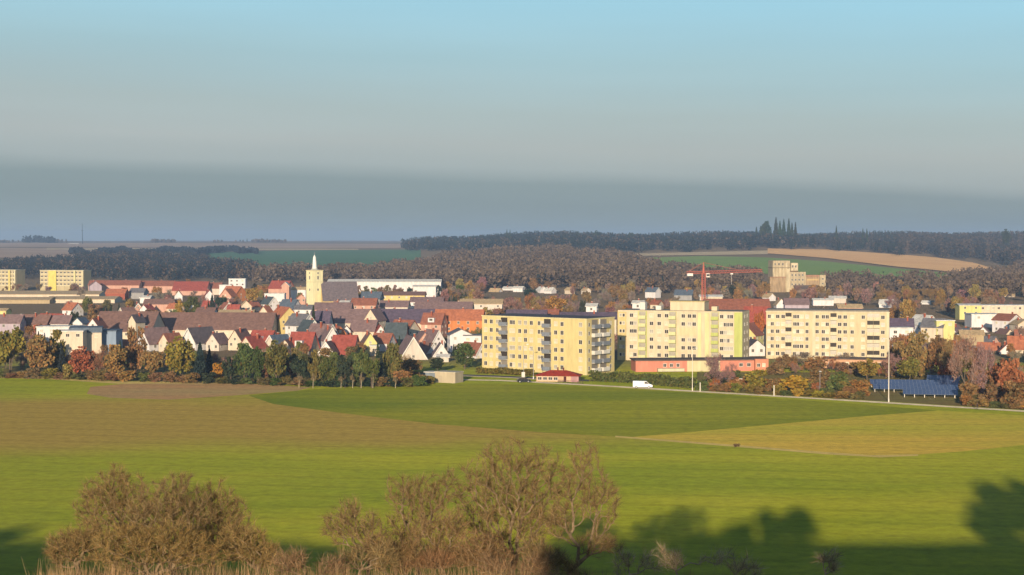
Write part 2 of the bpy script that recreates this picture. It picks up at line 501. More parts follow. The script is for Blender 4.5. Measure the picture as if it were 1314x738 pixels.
flat_poly('headland', [(-20, 483), (60, 485), (150, 490), (300, 490), (300, 492), (150, 493), (60, 487), (-20, 485)], C_DRY, 0.034)
for k, (a, b, w) in enumerate([((584, 488), (690, 491), 2.4), ((690, 491), (890, 502), 3.0), ((890, 502), (1141, 517), 3.0), ((1141, 517), (1330, 529), 3.2)]):
    pass
def ribbon(name, pts, width, material, z):
    P = [ground_px(*p) for p in pts]
    V, Fc = [], []
    for i, p in enumerate(P):
        d = (P[min(i+1, len(P)-1)] - P[max(i-1, 0)]); d.z = 0; d.normalize()
        nrm = Vector((-d.y, d.x, 0)) * width / 2
        V += [(p.x - nrm.x, p.y - nrm.y, z), (p.x + nrm.x, p.y + nrm.y, z)]
        if i: Fc.append((2*i-2, 2*i, 2*i+1, 2*i-1))
    me = bpy.data.meshes.new(name); me.from_pydata(V, [], Fc); me.materials.append(material); me.update()
    o = link(name, me); tag(o, kind='structure'); return o
flat_poly('rough_grass', [(895, 478), (1340, 478), (1345, 528.3), (1230, 521.5), (1141, 516), (1000, 507.5), (895, 501.5)], C_SCRUB, 0.028)
flat_poly('belt_ground', [(-40, 470), (300, 470), (560, 478), (556, 491.5), (470, 496.5), (400, 496), (300, 489.6), (150, 489.3), (60, 484), (-40, 482)], C_SCRUB, 0.026)
ribbon('farm_track', [(578, 487.5), (640, 488.5), (690, 491), (790, 496.5), (890, 502.5), (1000, 509), (1141, 517.5), (1230, 523), (1345, 530)], 3.4, C_TRACK, 0.036)
ASPH = mat('asphalt', (0.10, 0.095, 0.09), 0.9, 0.2, 0.5)
ribbon('road', [(540, 480), (620, 482.5), (700, 486), (760, 489)], 5.0, ASPH, 0.04)
ribbon('pavement', [(584, 482.5), (640, 484.5), (690, 487)], 1.6, C_TRACK, 0.05)

# far fields on the slopes
C_FGREEN = field_mat('far_crop', (0.16, 0.27, 0.07), (0.20, 0.29, 0.075), 0.0, patch=0.006)
C_FTEAL = field_mat('distant_crop', (0.07, 0.17, 0.09), (0.09, 0.19, 0.10), 0.0, patch=0.004)
C_FTAN = field_mat('far_stubble', (0.66, 0.40, 0.18), (0.72, 0.48, 0.23), 0.0, patch=0.012)
C_FBROWN = field_mat('distant_soil', (0.34, 0.25, 0.19), (0.42, 0.32, 0.24), 0.0, patch=0.004)
C_FPALE = field_mat('distant_stubble', (0.50, 0.42, 0.27), (0.44, 0.36, 0.24), 0.0, patch=0.004)
draped('hill_field_green', [(838, 331), (900, 329), (985, 331), (1060, 336), (1150, 345), (1240, 353), (1285, 357)],
       [(838, 340), (900, 346), (985, 352), (1060, 358), (1150, 363), (1240, 361), (1285, 358.5)], C_FGREEN)
draped('hill_field_tan', [(985, 319.5), (1060, 321), (1150, 327), (1200, 331), (1250, 338), (1283, 348)],
       [(985, 326), (1060, 332), (1150, 343), (1200, 347.5), (1250, 353), (1283, 355)], C_FTAN, lift=0.9)
draped('hill_field_pale', [(815, 326), (900, 324), (985, 322)], [(815, 329), (900, 328), (985, 327)], C_FPALE, lift=0.7)
draped('plain_field_green', [(232, 326), (330, 322.5), (420, 321.5), (540, 320.5)], [(232, 336), (330, 345), (420, 349), (540, 346)], C_FTEAL)
draped('plain_field_brown', [(-30, 311.8), (200, 312.2), (400, 312.8), (520, 313.2)], [(-30, 317), (200, 318), (400, 319), (520, 318.5)], C_FBROWN)
draped('plain_field_pale', [(60, 318.5), (200, 319), (460, 319.6)], [(60, 321), (200, 321.4), (460, 321)], C_FPALE)
draped('plain_field_dull', [(-30, 318), (60, 319), (130, 322), (190, 325)], [(-30, 331), (60, 331), (130, 331), (190, 330)], C_FBROWN)

# ------------------------------------------------------------------ haze
hz = MB().box(-5200, 5200, -170, 9800, -2.0, 92.0)
HAZE = bpy.data.materials.new('haze_air'); HAZE.use_nodes = True
hn, hl = HAZE.node_tree.nodes, HAZE.node_tree.links
hn.clear()
ho = hn.new('ShaderNodeOutputMaterial'); hv = hn.new('ShaderNodeVolumePrincipled')
hv.inputs['Color'].default_value = (0.48, 0.68, 1.0, 1)
hv.inputs['Density'].default_value = 0.00012
hv.inputs['Anisotropy'].default_value = 0.1
hl.new(hv.outputs[0], ho.inputs['Volume'])
haze = hz.build('haze', HAZE)
tag(haze, kind='stuff')
# ------------------------------------------------------------------ buildings
_win = {}
def window_mesh(w, h, frame=FRAME, glass=GLASS, cross=True):
    """window seen from -y: white casing round a dark pane, centred on x and z"""
    k = (round(w, 2), round(h, 2), frame.name, glass.name, cross)
    if k not in _win:
        t = 0.10
        b = MB()
        b.box(-w/2, w/2, -0.05, 0.04, -h/2, -h/2 + t); b.box(-w/2, w/2, -0.05, 0.04, h/2 - t, h/2)
        b.box(-w/2, -w/2 + t, -0.05, 0.04, -h/2 + t, h/2 - t); b.box(w/2 - t, w/2, -0.05, 0.04, -h/2 + t, h/2 - t)
        if cross and w > 0.9: b.box(-0.035, 0.035, -0.045, 0.04, -h/2 + t, h/2 - t)
        b.mi = 1
        b.box(-w/2 + t, w/2 - t, -0.02, 0.03, -h/2 + t, h/2 - t)
        _win[k] = b.mesh('window', [frame, glass])
    return _win[k]

CURTAIN = mat('window_curtained', (0.30, 0.27, 0.21), 0.4, 0.3, 0.5, spec=0.5)
CURTAIN2 = mat('window_blind_down', (0.50, 0.44, 0.30), 0.5, 0.2, 0.5)
_wr = random.Random(3)
def window(parent, x, y, z, w=1.2, h=1.35, face=0.0, name='window', plain=False):
    """face: direction the window looks in the parent's frame (0 = -y, 90 = +x)"""
    g = GLASS if plain else _wr.choice([GLASS, GLASS, GLASS, CURTAIN, CURTAIN2])
    o = link(name, window_mesh(w, h, FRAME, g), parent, (x, y, z), R(face))
    return o

def flat_roof_block(b, L, D, H, para=0.35):
    pass

def slab_block(name, p_left, p_right, depth, H, wall_mats, label, cat):
    """apartment slab: facade from p_left to p_right (seen from the camera), local x along the facade, y = 0 the facade, y = depth the back"""
    d = (p_right - p_left); d.z = 0
    root = empty(name, p_left, math.atan2(d.y, d.x))
    tag(root, label, cat)
    return root, d.length

def balcony(parent, x, y, z, w, d, slab_m, front_m, face=0.0, h=1.05):
    """slab, solid parapet; faces -y in its own frame"""
    b = MB()
    b.box(-w/2, w/2, -d, 0, -0.16, 0.0)
    o = b.build('balcony', slab_m, parent, (x, y, z), R(face))
    c = MB()
    c.box(-w/2, w/2, -d - 0.06, -d, -0.1, h); c.box(-w/2, -w/2 + 0.06, -d, -0.003, 0.003, h); c.box(w/2 - 0.06, w/2, -d, -0.003, 0.003, h)
    c.build('parapet', front_m, o)
    return o

# ---- yellow block with blue balconies
YEL = paint(232, 212, 150); YEL2 = paint(234, 222, 170); CREAM = paint(228, 214, 170); WHT = paint(236, 232, 222)
BLUEGREY = paint(140, 146, 156); CONC = paint(150, 142, 130); TARP = mat('roof_bitumen', (0.07, 0.065, 0.075), 0.9, 0.25, 0.4)
a = at(618.5, 527); c = at(753, 503)
root, L = slab_block('apartment_block', a, c, 15, 17.4, None, 'yellow six storey apartment block with blue grey balconies beside the red roofed pavilion', 'apartment block')
H, D = 17.6, 16.0
b = MB(); b.box(0, L, 0, D, -1.0, H - 0.3); b.build('wall', YEL, root)
b = MB(); b.box(-0.15, L + 0.15, -0.15, D + 0.15, H - 0.297, H); b.build('roof_edge', YEL2, root)
b = MB(); b.box(0.2, L - 0.2, 0.2, D - 0.2, H + 0.003, H + 0.05)
rf = b.build('roof', TARP, root)
for x0, x1 in ((L - .55, L + .03), (7.6, 10.1), (L*.60, L*.60 + 2.9)): MB().box(x0, x1, -0.04, -0.003, -1, H - .3).build('wall_stripe', YEL2, root)
sx = L / 134.5
cols_ = [(5, 1.1), (12.5, 1.1), (20.5, .95), (24, .95), (38.5, .95), (42, .95), (50, 1.1), (57.5, 1.1), (65, 1.1), (75, .95), (79, .95), (96, 1.1), (104, 1.1), (127, 1.1)]
for k in range(6):
    z = 2.05 + k * 2.72
    for cx, w in cols_:
        window(root, cx * sx, -0.01, z, w + .2, 1.45)
    for cx in (29.5, 85.5):
        bo = MB(); bo.box(-1.3, 1.3, -0.02, -0.004, -1.1, 1.45)
        bo.build('balcony_recess', GLASS if k % 2 else CONC, root, (cx * sx, -0.03, z))
        balcony(root, cx * sx, -0.055, z - 1.05, 2.9, 1.1, WHT, BLUEGREY)
    for cy in (4.5, 9.6):
        bo = MB(); bo.box(-1.7, 1.7, -0.02, -0.004, -1.1, 1.45)
        bo.build('balcony_recess', CONC, root, (L + 0.01, cy, z), R(90))
        balcony(root, L + 0.035, cy, z - 1.05, 3.6, 1.2, WHT, BLUEGREY if k % 2 else WHT, 90)
    window(root, L + 0.01, 13.6, z, 1.2, 1.3, 90)
    window(root, L + 0.01, 1.3, z, 0.9, 1.3, 90)
b = MB(); b.box(L + 0.02, L + 0.3, 6.85, 7.25, -1, H - .3); b.build('end_fin', WHT, root)

# ---- cream block with lime stripes
LIME = paint(200, 206, 122); LIME2 = paint(228, 224, 168); CRM2 = paint(228, 210, 176); SAND = paint(222, 200, 140)
a = at(793, 568); c = at(953, 554)
root, L = slab_block('apartment_block', a, c, 13, 17.6, None, 'cream six storey apartment block with lime green stripes and a rooftop penthouse', 'apartment block')
H, D = 17.5, 13.0; s2 = L / 160.0
b = MB(); b.box(0, L, 0, D, -1, H); b.build('wall', CRM2, root)
b = MB(); b.box(0.15, L - .15, .15, D - .15, H + .003, H + .06); rf = b.build('roof', CONC, root)
b = MB(); b.box(66*s2, 110*s2, 2.5, 10, H + .06, H + 3.1); ph = b.build('penthouse', CRM2, root)
b = MB(); b.box(65*s2, 111*s2, 2.2, 10.3, H + 3.103, H + 3.3); b.build('penthouse_roof', SAND, ph)
for px0 in (25, 46, 118): 
    b = MB(); b.box(px0*s2, (px0+7)*s2, 4, 7, H + .06, H + (2.7 if px0 == 25 else 1.5)); b.build('chimney', WHT if px0 != 118 else CRM2, rf)
for x0, x1, m_ in ((0, 11, SAND), (27, 38, LIME), (67, 76, LIME), (104, 108, LIME2), (113, 118, LIME2), (121, 130, LIME), (150, 160, LIME)):
    b = MB(); b.box(x0*s2 + (.0 if x0 else -.03), x1*s2 + (.03 if x1 == 160 else 0), -.35, -.004, -1, H - (.25 if m_ is LIME else .6)); b.build('wall_stripe', m_, root)
for k in range(6):
    z = 2.0 + k * 2.75
    for cx in (18, 22.5, 44, 54, 63.5, 85, 93, 99, 134, 138.5, 142, 146):
        if (k == 3 and 80 < cx < 100): continue
        window(root, cx * s2, -0.01, z, 1.4, 1.4)
    for cx in (4, 8):
        window(root, cx * s2, -0.36, z, 0.9, 1.2)
    for cx, m_ in ((32.5, LIME), (71.5, LIME), (125.5, LIME)):
        bo = MB(); bo.box(-1.15, 1.15, -0.02, -0.004, -1.0, 1.4); bo.build('balcony_recess', CURTAIN, root, (cx * s2, -0.37, z))
        balcony(root, cx * s2, -0.395, z - 1.05, 2.5, 0.9, m_, LIME2 if cx < 100 else m_)
b = MB(); b.box(78.5*s2, 102*s2, -.12, -.004, 2.0 + 3*2.75 - 1.2, 2.0 + 3*2.75 + 1.3); b.build('spandrel_panel', CREAM, root)
for k in range(6):
    window(root, L + 0.01, 4, 2 + k*2.75, 1.2, 1.3, 90); window(root, L + 0.01, 9, 2 + k*2.75, 1.2, 1.3, 90)

# ---- cream block on the right
PALE = paint(224, 206, 166); PALE2 = paint(230, 216, 182)
a = at(983.5, 574); c = at(1141.5, 566)
root, L = slab_block('apartment_block', a, c, 13, 17, None, 'plain pale cream six storey apartment block behind the leafless shrubs', 'apartment block')
H, D = 16.9, 13.0; s3 = L / 158.0
b = MB(); b.box(0, L, 0, D, -1, H - .35); b.build('wall', PALE, root)
b = MB(); b.box(-.2, L + .2, -.2, D + .2, H - .347, H); b.build('roof_edge', PALE2, root)
b = MB(); b.box(.1, L - .1, .1, D - .1, H + .003, H + .5); rf = b.build('roof', CONC, root)
for x0, x1 in ((L - .8, L + .04), (60*s3, 64*s3)): MB().box(x0, x1, -.2, -.004, -1, H - .35).build('wall_stripe', PALE2, root)
cols3 = [(4, 1), (8, 1), (15, 1.2), (22, 1.2), (37, 1), (41, 1), (46, 1.2), (53, 1), (66, 1.1), (74, 1.1), (79, 1.1), (95, 1.2), (102, 1.2), (111, 1.1), (125, 1.1), (150, 1.2)]
for k in range(6):
    z = 1.9 + k * 2.62
    for cx, w in cols3:
        window(root, cx * s3, -0.01, z, w + .2, 1.4)
    for cx in (29, 87, 134, 142):
        bo = MB(); bo.box(-1.05, 1.05, -0.02, -0.004, -1.0, 1.3); bo.build('balcony_recess', CURTAIN if (k + cx) % 2 else GLASS, root, (cx * s3, -0.012, z))
        balcony(root, cx * s3, -0.035, z - 1.03, 2.3, 0.9, PALE2, PALE2)

# ---- low buildings in front of the blocks
def low_block(name, px0, px1, Y0, Y1, depth, H, wall, roof, label, cat, over=0.4, th=0.35, wins=(), wz=None, wh=1.2, parent_only=False):
    a, c = at(px0, Y0), at(px1, Y1)
    d = c - a; d.z = 0; L = d.length
    root = empty(name, a, math.atan2(d.y, d.x)); tag(root, label, cat)
    b = MB(); b.box(0, L, 0, depth, -1, H); b.build('wall', wall, root)
    b = MB(); b.box(-over, L + over, -over, depth + over, H + .003, H + th); b.build('roof', roof, root)
    for w in wins:
        fx, ww = (w, 1.2) if not isinstance(w, tuple) else w
        window(root, fx * L, -.01, wz if wz else H * .58, ww, wh)
    return root, L
PINK = paint(226, 148, 124); PINK2 = paint(222, 150, 118); ROSE = paint(226, 176, 140); DKBR = mat('roof_felt_brown', (0.10, 0.075, 0.06), 0.9, 0.2)
r, L = low_block('shop_row', 816, 985, 516, 520, 9, 3.5, PINK, DKBR, 'long low pink flat roofed shop row in front of the lime striped block', 'shop building',
          wins=((.22, 1.1), (.27, 1.1), (.32, 1.1), (.42, 1.1), (.47, 1.1), (.55, 1.8), (.62, 1.6), (.80, 1.3), (.86, 1.3), (.92, 1.3)))
b = MB(); b.box(L*.39, L*.64, -.08, -.004, -1, 3.45); b.build('cream_facade', CREAM, r)
b = MB(); b.box(L*.90, L + .05, -1.6, -.004, -1, 3.95); b.build('corner_bay', PINK2, r)
for i_, f in enumerate((.925, .965)): window(r, f * L, -1.61, 2.0, 1.1, 1.2)
b = MB(); b.box(L*.16, L*.36, -2.0, -.1, 0.2, 1.15); b.build('loading_ramp', paint(224, 214, 180), r)
r, L = low_block('garage_row', 1056, 1161, 528, 520, 7, 3.3, ROSE, DKBR, 'low pale pink garage row below the right cream block', 'garage', wins=((.1, 1.4), (.3, 1.4), (.5, 1.4), (.7, 1.4), (.9, 1.4)))

# pavilion with hipped red roof
a, c = at(687, 481), at(744, 479)
d = c - a; L = d.length
r = empty('pavilion', a, math.atan2(d.y, d.x)); tag(r, 'low pavilion with hipped red tiled roof beside the farm track', 'pavilion')
b = MB(); b.box(0.3, L - .3, 0, 6, -.5, 1.75); b.build('wall', paint(222, 186, 150), r)
REDT = paint(170, 62, 44, 'roof')
b = MB(); e = 1.75; t_ = 3.25
P0, P1, P2, P3 = (-.3, -.6, e), (L + .3, -.6, e), (L + .3, 6.6, e), (-.3, 6.6, e); A, B = (4.2, 3, t_), (L - 4.2, 3, t_)
b.face([P0, P1, B, A]); b.face([P1, P2, B]); b.face([P2, P3, A, B]); b.face([P3, P0, A]); b.face([P3, P2, P1, P0])
rf = b.build('roof', REDT, r)
b = MB(); b.box(L*.47, L*.47 + .35, 2.6, 3.0, 2.6, 4.1); b.build('chimney', paint(120, 60, 48), rf)
b = MB(); b.box(L*.60, L*.60 + .35, 2.6, 3.0, 2.6, 4.0); b.build('chimney', paint(120, 60, 48), rf)
for f in (.1, .22, .34, .46): window(r, f * L, -.01, .95, 1.3, 1.0)
b = MB(); b.box(L*.64, L*.70, -.05, -.004, -.2, 1.6); b.build('door', paint(90, 40, 34), r)
b = MB(); b.box(L*.80, L - .31, -.04, -.004, -.4, 1.74); b.build('wall_panel', paint(196, 150, 150), r)

# beige utility shed at the field edge, with a lower pale lean-to
a, c = at(558, 478), at(584, 475)
d = c - a; L = d.length
r = empty('utility_shed', a, math.atan2(d.y, d.x)); tag(r, 'beige windowless utility shed at the field edge', 'shed')
b = MB(); b.box(0, L, 0, 5, -.5, 3.0); b.build('wall', paint(206, 190, 160), r)
b = MB(); b.box(-.15, L + .15, -.15, 5.15, 3.003, 3.25); b.build('roof', paint(220, 206, 178), r)
b = MB(); b.box(-4.2, -.003, 1.6, 5, -.5, 2.7); ln = b.build('lean_to', paint(140, 150, 160), r)  # shade of the shed's left side painted in as blue grey
b = MB(); b.box(-4.6, -.16, 1.3, 5.1, 2.703, 2.95); b.build('lean_to_roof', paint(226, 220, 206), ln)
b = MB(); b.box(1.2, 2.2, -.05, -.004, 0, 2.1); b.build('door', paint(190, 176, 150), r)
# ------------------------------------------------------------------ landmarks of the town
# church: square tower turned to the viewer, slender pale spire for the lit edge of a dome, long dark roof
Y = 950.0
c = at(403.6, Y)
root = empty('church', c, R(42)); tag(root, 'yellow church with square tower, lit dome edge as white spire, long dark nave roof', 'church')
CH = paint(255, 246, 196); CHO = paint(236, 206, 140); COPPER = paint(74, 104, 92)
s = 3.45; zt = ztop(347.5, Y)
b = MB(); b.box(-s, s, -s, s, -1, zt); tw = b.build('tower', CH, root)
b = MB(); b.box(-s - .25, s + .25, -s - .25, s + .25, zt + .003, zt + .45); b.box(-s - .2, s + .2, -s - .2, s + .2, zt - 6.6, zt - 6.3); b.build('cornice', paint(240, 226, 180), tw)
for fa, px_, py_ in ((0, 0, -s), (270, -s, 0), (90, s, 0), (180, 0, s)):
    for dz, hh in ((-4.0, 2.2), (-1.3, 1.1), (-11, 1.4)):
        o = window(tw, px_ * 1.003, py_ * 1.003, zt + dz, 1.15, hh, fa, 'belfry_opening', plain=True)
zs = ztop(327, Y)
b = MB(); b.tube([(0, 0, zt + .45), (0, 0, zt + 1.3)], [2.6, 1.5], 8)
lan = b.build('lantern_base', paint(206, 206, 190), root)
b = MB(); b.tube([(0, 0, zt + 1.3), (0, 0, zt + 2.2), (0, 0, zt + 4.6), (0, 0, zs - 1.5), (0, 0, zs)], [1.6, 1.3, 1.15, .85, .12], 8)
sp = b.build('spire', paint(255, 255, 246), root)  # white form standing for the sunlit edge of a dark dome
b = MB(); b.tube([(0, 0, zs - .2), (0, 0, zs + 1.6)], [.08, .06], 5); b.box(-.5, .5, -.06, .06, zs + .75, zs + .95); b.build('cross', METAL, sp)
DKROOF = paint(112, 102, 106, 'roof')
rz = R(-42)
b = MB(); Lc, Wc = 21.0, 6.8; zw = 6.5; zr = ztop(362, Y)
b.box(0, Lc, -Wc, Wc, -1, zw)
b.face([(Lc, -Wc, zw), (Lc, Wc, zw), (Lc, 0, zr)]); b.face([(0, Wc, zw), (0, -Wc, zw), (0, 0, zr)])
nv = b.build('nave', CHO, root, (2.6, -2.6, 0), rz + R(16))
b = MB()
b.face([(-.1, -Wc - .5, zw - .2), (Lc + .3, -Wc - .5, zw - .2), (Lc + .3, 0, zr + .25), (-.1, 0, zr + .25)])
b.face([(Lc + .3, Wc + .5, zw - .2), (-.1, Wc + .5, zw - .2), (-.1, 0, zr + .25), (Lc + .3, 0, zr + .25)])
b.build('roof', DKROOF, nv)
for k in range(5): window(nv, 2.5 + k * 4, -Wc - .01, 3.4, 1.3, 3.0, 0)

# grain silo works
Y = 1290.0; q = Y / F
c = at(1022, Y)
root = empty('grain_silo', c, R(6)); tag(root, 'tall beige grain silo works below the tan hill field', 'grain silo')
BEI = paint(198, 180, 146, 'weathered'); BEI2 = paint(214, 198, 164, 'weathered'); TANB = paint(178, 152, 118, 'weathered'); ORB = paint(176, 136, 106, 'weathered'); GRB = paint(150, 136, 112, 'weathered')
def sx_(px): return (px - 1022) * q
def blk(name, px0, px1, y0, y1, top, m, parent=root, base=-2.0, z0=None):
    b = MB(); b.box(sx_(px0), sx_(px1), y0, y1, base if z0 is None else z0, ztop(top, Y) - c.z); return b.build(name, m, parent)
t1 = blk('silo_tower', 991, 1013.5, 0, 14, 334.5, BEI)
b = MB()
for k in range(6):
    x = sx_(991.6 + k * 4.1); b.box(x, x + .9, -.5, -.004, -2, ztop(343 if k % 2 else 337, Y) - c.z)
b.build('pilasters', BEI2, t1)
b = MB(); b.box(sx_(990.4), sx_(1014), -.6, 14.4, ztop(344, Y) - c.z, ztop(343, Y) - c.z); b.build('string_course', GRB, t1)
for k in range(4): window(t1, sx_(994 + k * 5), -.02, ztop(339, Y) - c.z, 1.4, 2.0, plain=True)
t2 = blk('lift_tower', 1015.5, 1025, 2, 12, 337.5, BEI2)
for k in range(2): window(t2, sx_(1018 + k * 4), 1.98, ztop(342, Y) - c.z, 1.4, 2.0, plain=True)
b = MB(); b.box(sx_(1015), sx_(1025.5), 1.7, 12.3, ztop(349, Y) - c.z, ztop(347.5, Y) - c.z); b.build('string_course', paint(120, 96, 70), t2)
lo = blk('side_block', 985.5, 1006, -4, -.6, 356, TANB)
b = MB(); b.box(sx_(985), sx_(1006.4), -4.3, -.55, ztop(356, Y) - c.z + .003, ztop(355, Y) - c.z); b.build('coping', ORB, lo)
b = MB(); b.box(sx_(1009), sx_(1012), -1.2, -.51, -2, ztop(345, Y) - c.z); b.build('conveyor_shaft', BEI2, t1)
mid = blk('middle_block', 1013.6, 1034, -1, 1.9, 349, BEI)
for k in range(4):
    for j in range(3): window(mid, sx_(1016 + k * 4.6), -1.01, ztop(353 + j * 6, Y) - c.z, 1.3, 1.7, plain=True)
an = blk('annex', 1034.1, 1059, 0, 11, 355.5, TANB)
b = MB(); b.box(sx_(1033), sx_(1055), -.4, 11, ztop(355.5, Y) - c.z + .003, ztop(353, Y) - c.z); b.build('roof', ORB, an)
b = MB(); b.box(sx_(1052), sx_(1060), -1.5, 8, -2, ztop(353, Y) - c.z); ab = b.build('stair_tower', BEI, an)
for j in range(3): window(ab, sx_(1056), -1.51, ztop(358 + j * 6, Y) - c.z, 1.6, 1.4, plain=True)
b = MB(); b.box(sx_(1036), sx_(1051), -.05, -.004, ztop(360, Y) - c.z, ztop(358, Y) - c.z); b.build('light_band', paint(214, 184, 128), an)
b = MB(); b.box(sx_(1018), sx_(1048), -9, -2, -2, ztop(371, Y) - c.z); sh = b.build('shed', paint(150, 130, 112), root)
b = MB(); b.face([(sx_(1017), -9.5, ztop(372, Y) - c.z), (sx_(1049), -9.5, ztop(372, Y) - c.z), (sx_(1049), -1.6, ztop(366, Y) - c.z), (sx_(1017), -1.6, ztop(366, Y) - c.z)]); b.build('shed_roof', paint(110, 98, 92, 'roof'), sh)

# tower crane
Y = 880.0; q = Y / F
c = at(903, Y)
root = empty('tower_crane', c, R(10)); tag(root, 'red tower crane rising behind the lime striped block', 'crane')
RED = mat('crane_red', (0.42, 0.12, 0.08), 0.5, 0.1); WHC = mat('crane_white', (0.65, 0.6, 0.55), 0.5, 0.1)
zj = ztop(351, Y); zc = ztop(337, Y)
def lattice(b, p, qv, w, n, up=(0, 0, 1), r=.11):
    p, qv = Vector(p), Vector(qv); d = (qv - p); ln_ = d.length; d.normalize()
    a_ = d.cross(Vector(up)).normalized() * w / 2; u_ = a_.cross(d).normalized() * w / 2
    cs = [a_ + u_, a_ - u_, -a_ - u_, -a_ + u_]
    for k in cs: b.tube([p + k, qv + k], [r, r], 4)
    for i in range(n):
        for j in range(4):
            f0, f1 = i / n, (i + 1) / n
            b.tube([p + d * ln_ * f0 + cs[j], p + d * ln_ * f1 + cs[(j + 1) % 4]], [r * .7, r * .7], 3)
b = MB(); lattice(b, (0, 0, 0), (0, 0, zj), 1.7, 22, (0, 1, 0), .14); b.build('mast', RED, root)
b = MB(); lattice(b, (-9.5, 0, zj + .6), (0, 0, zj + .6), 1.1, 8, r=.13); b.build('counter_jib', RED, root)
b = MB(); lattice(b, (0, 0, zj + .6), (33, 0, zj + 1.4), 1.2, 24, r=.13); jb = b.build('jib', RED, root)
b = MB(); b.tube([(0, 0, zj), (0, 0, zc)], [.8, .2], 4); b.build('cat_head', RED, root)
b = MB(); b.tube([(0, 0, zc), (-8.5, 0, zj + 1.1)], [.08, .08], 4); b.tube([(0, 0, zc), (20, 0, zj + 1.8)], [.08, .08], 4); b.build('tie_bars', RED, root)
b = MB(); b.box(-9.3, -6.2, -.7, .7, zj - 1.3, zj + .1); b.build('counterweight', WHC, root)
b = MB(); b.box(1.0, 2.8, -1.9, -.2, zj - 2.0, zj + .1); cb = b.build('cab', WHC, root)
b = MB(); b.box(1.1, 2.7, -1.93, -1.903, zj - 1.4, zj - .3); b.build('cab_window', GLASS, cb)
b = MB(); b.box(15, 16.4, -.6, .6, zj - .5, zj + .1); b.tube([(15.7, 0, zj - .5), (15.7, 0, zj - 6)], [.06, .06], 4); b.build('trolley', WHC, jb)

# two modern blocks on the left
def modern_block(px0, px1, top, label, parts_):
    Y = 1340.0; q = Y / F
    a, c = at(px0, Y + 8), at(px1, Y)
    d = c - a; d.z = 0; L = d.length
    root = empty('office_block', a, math.atan2(d.y, d.x)); tag(root, label, 'office block')
    H = ztop(top, Y) - a.z
    b = MB(); b.box(0, L, .4, 14, -1, H - .3); b.build('wall', paint(206, 190, 150), root)
    b = MB(); b.box(-.2, L + .2, 0, 14.2, H - .297, H + .1); b.build('roof', paint(226, 218, 190), root)
    n_ = 4
    for k in range(n_):
        z = H - 2.6 - k * 3.2
        b = MB(); b.box(.2, L - .2, .1, .396, z - 1.0, z - .1); b.build('balcony_band', paint(226, 214, 176), root)
        for j in range(int(L / 3.4)):
            window(root, 1.8 + j * 3.4, .385, z + .75, 2.0, 1.3, plain=True)
    for f0, f1, m_, yo in parts_:
        b = MB(); b.box(L * f0, L * f1, -.6, .05, -1, H - .31); b.build('stair_tower', m_, root)
    return root
modern_block(51, 107, 347, 'cream modern office block with a bright yellow stair tower', [(.20, .38, paint(236, 216, 120), 0), (.78, .82, paint(226, 216, 160), 0), (.965, .995, paint(230, 220, 180), 0)])
modern_block(-22, 20, 346.5, 'cream modern office block cut by the left edge of the view', [(.78, .84, paint(226, 208, 130), 0), (.96, .995, paint(230, 220, 180), 0)])
# ------------------------------------------------------------------ houses
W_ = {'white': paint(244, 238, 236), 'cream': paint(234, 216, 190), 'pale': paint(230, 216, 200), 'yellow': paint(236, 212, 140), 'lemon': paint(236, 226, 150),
      'pink': paint(220, 172, 150), 'orange': paint(222, 140, 84), 'brick': paint(172, 96, 72), 'grey': paint(170, 168, 166), 'blue': paint(150, 168, 190), 'lilac': paint(196, 180, 190), 'tan': paint(198, 176, 138)}
RF = {'red': paint(162, 84, 72, 'roof'), 'orange': paint(186, 116, 84, 'roof'), 'brown': paint(134, 104, 94, 'roof'), 'mauve': paint(136, 112, 110, 'roof'), 'dark': paint(98, 90, 94, 'roof'),
      'grey': paint(118, 116, 120, 'roof'), 'teal': paint(82, 92, 96, 'roof'), 'rust': paint(156, 100, 80, 'roof'), 'purple': paint(100, 88, 104, 'roof'), 'white': paint(222, 218, 208, 'roof'), 'tan': paint(196, 170, 130, 'roof'),
      'slate': paint(96, 108, 122, 'roof')}
VERGE = paint(240, 236, 226)
_hr = random.Random(11)

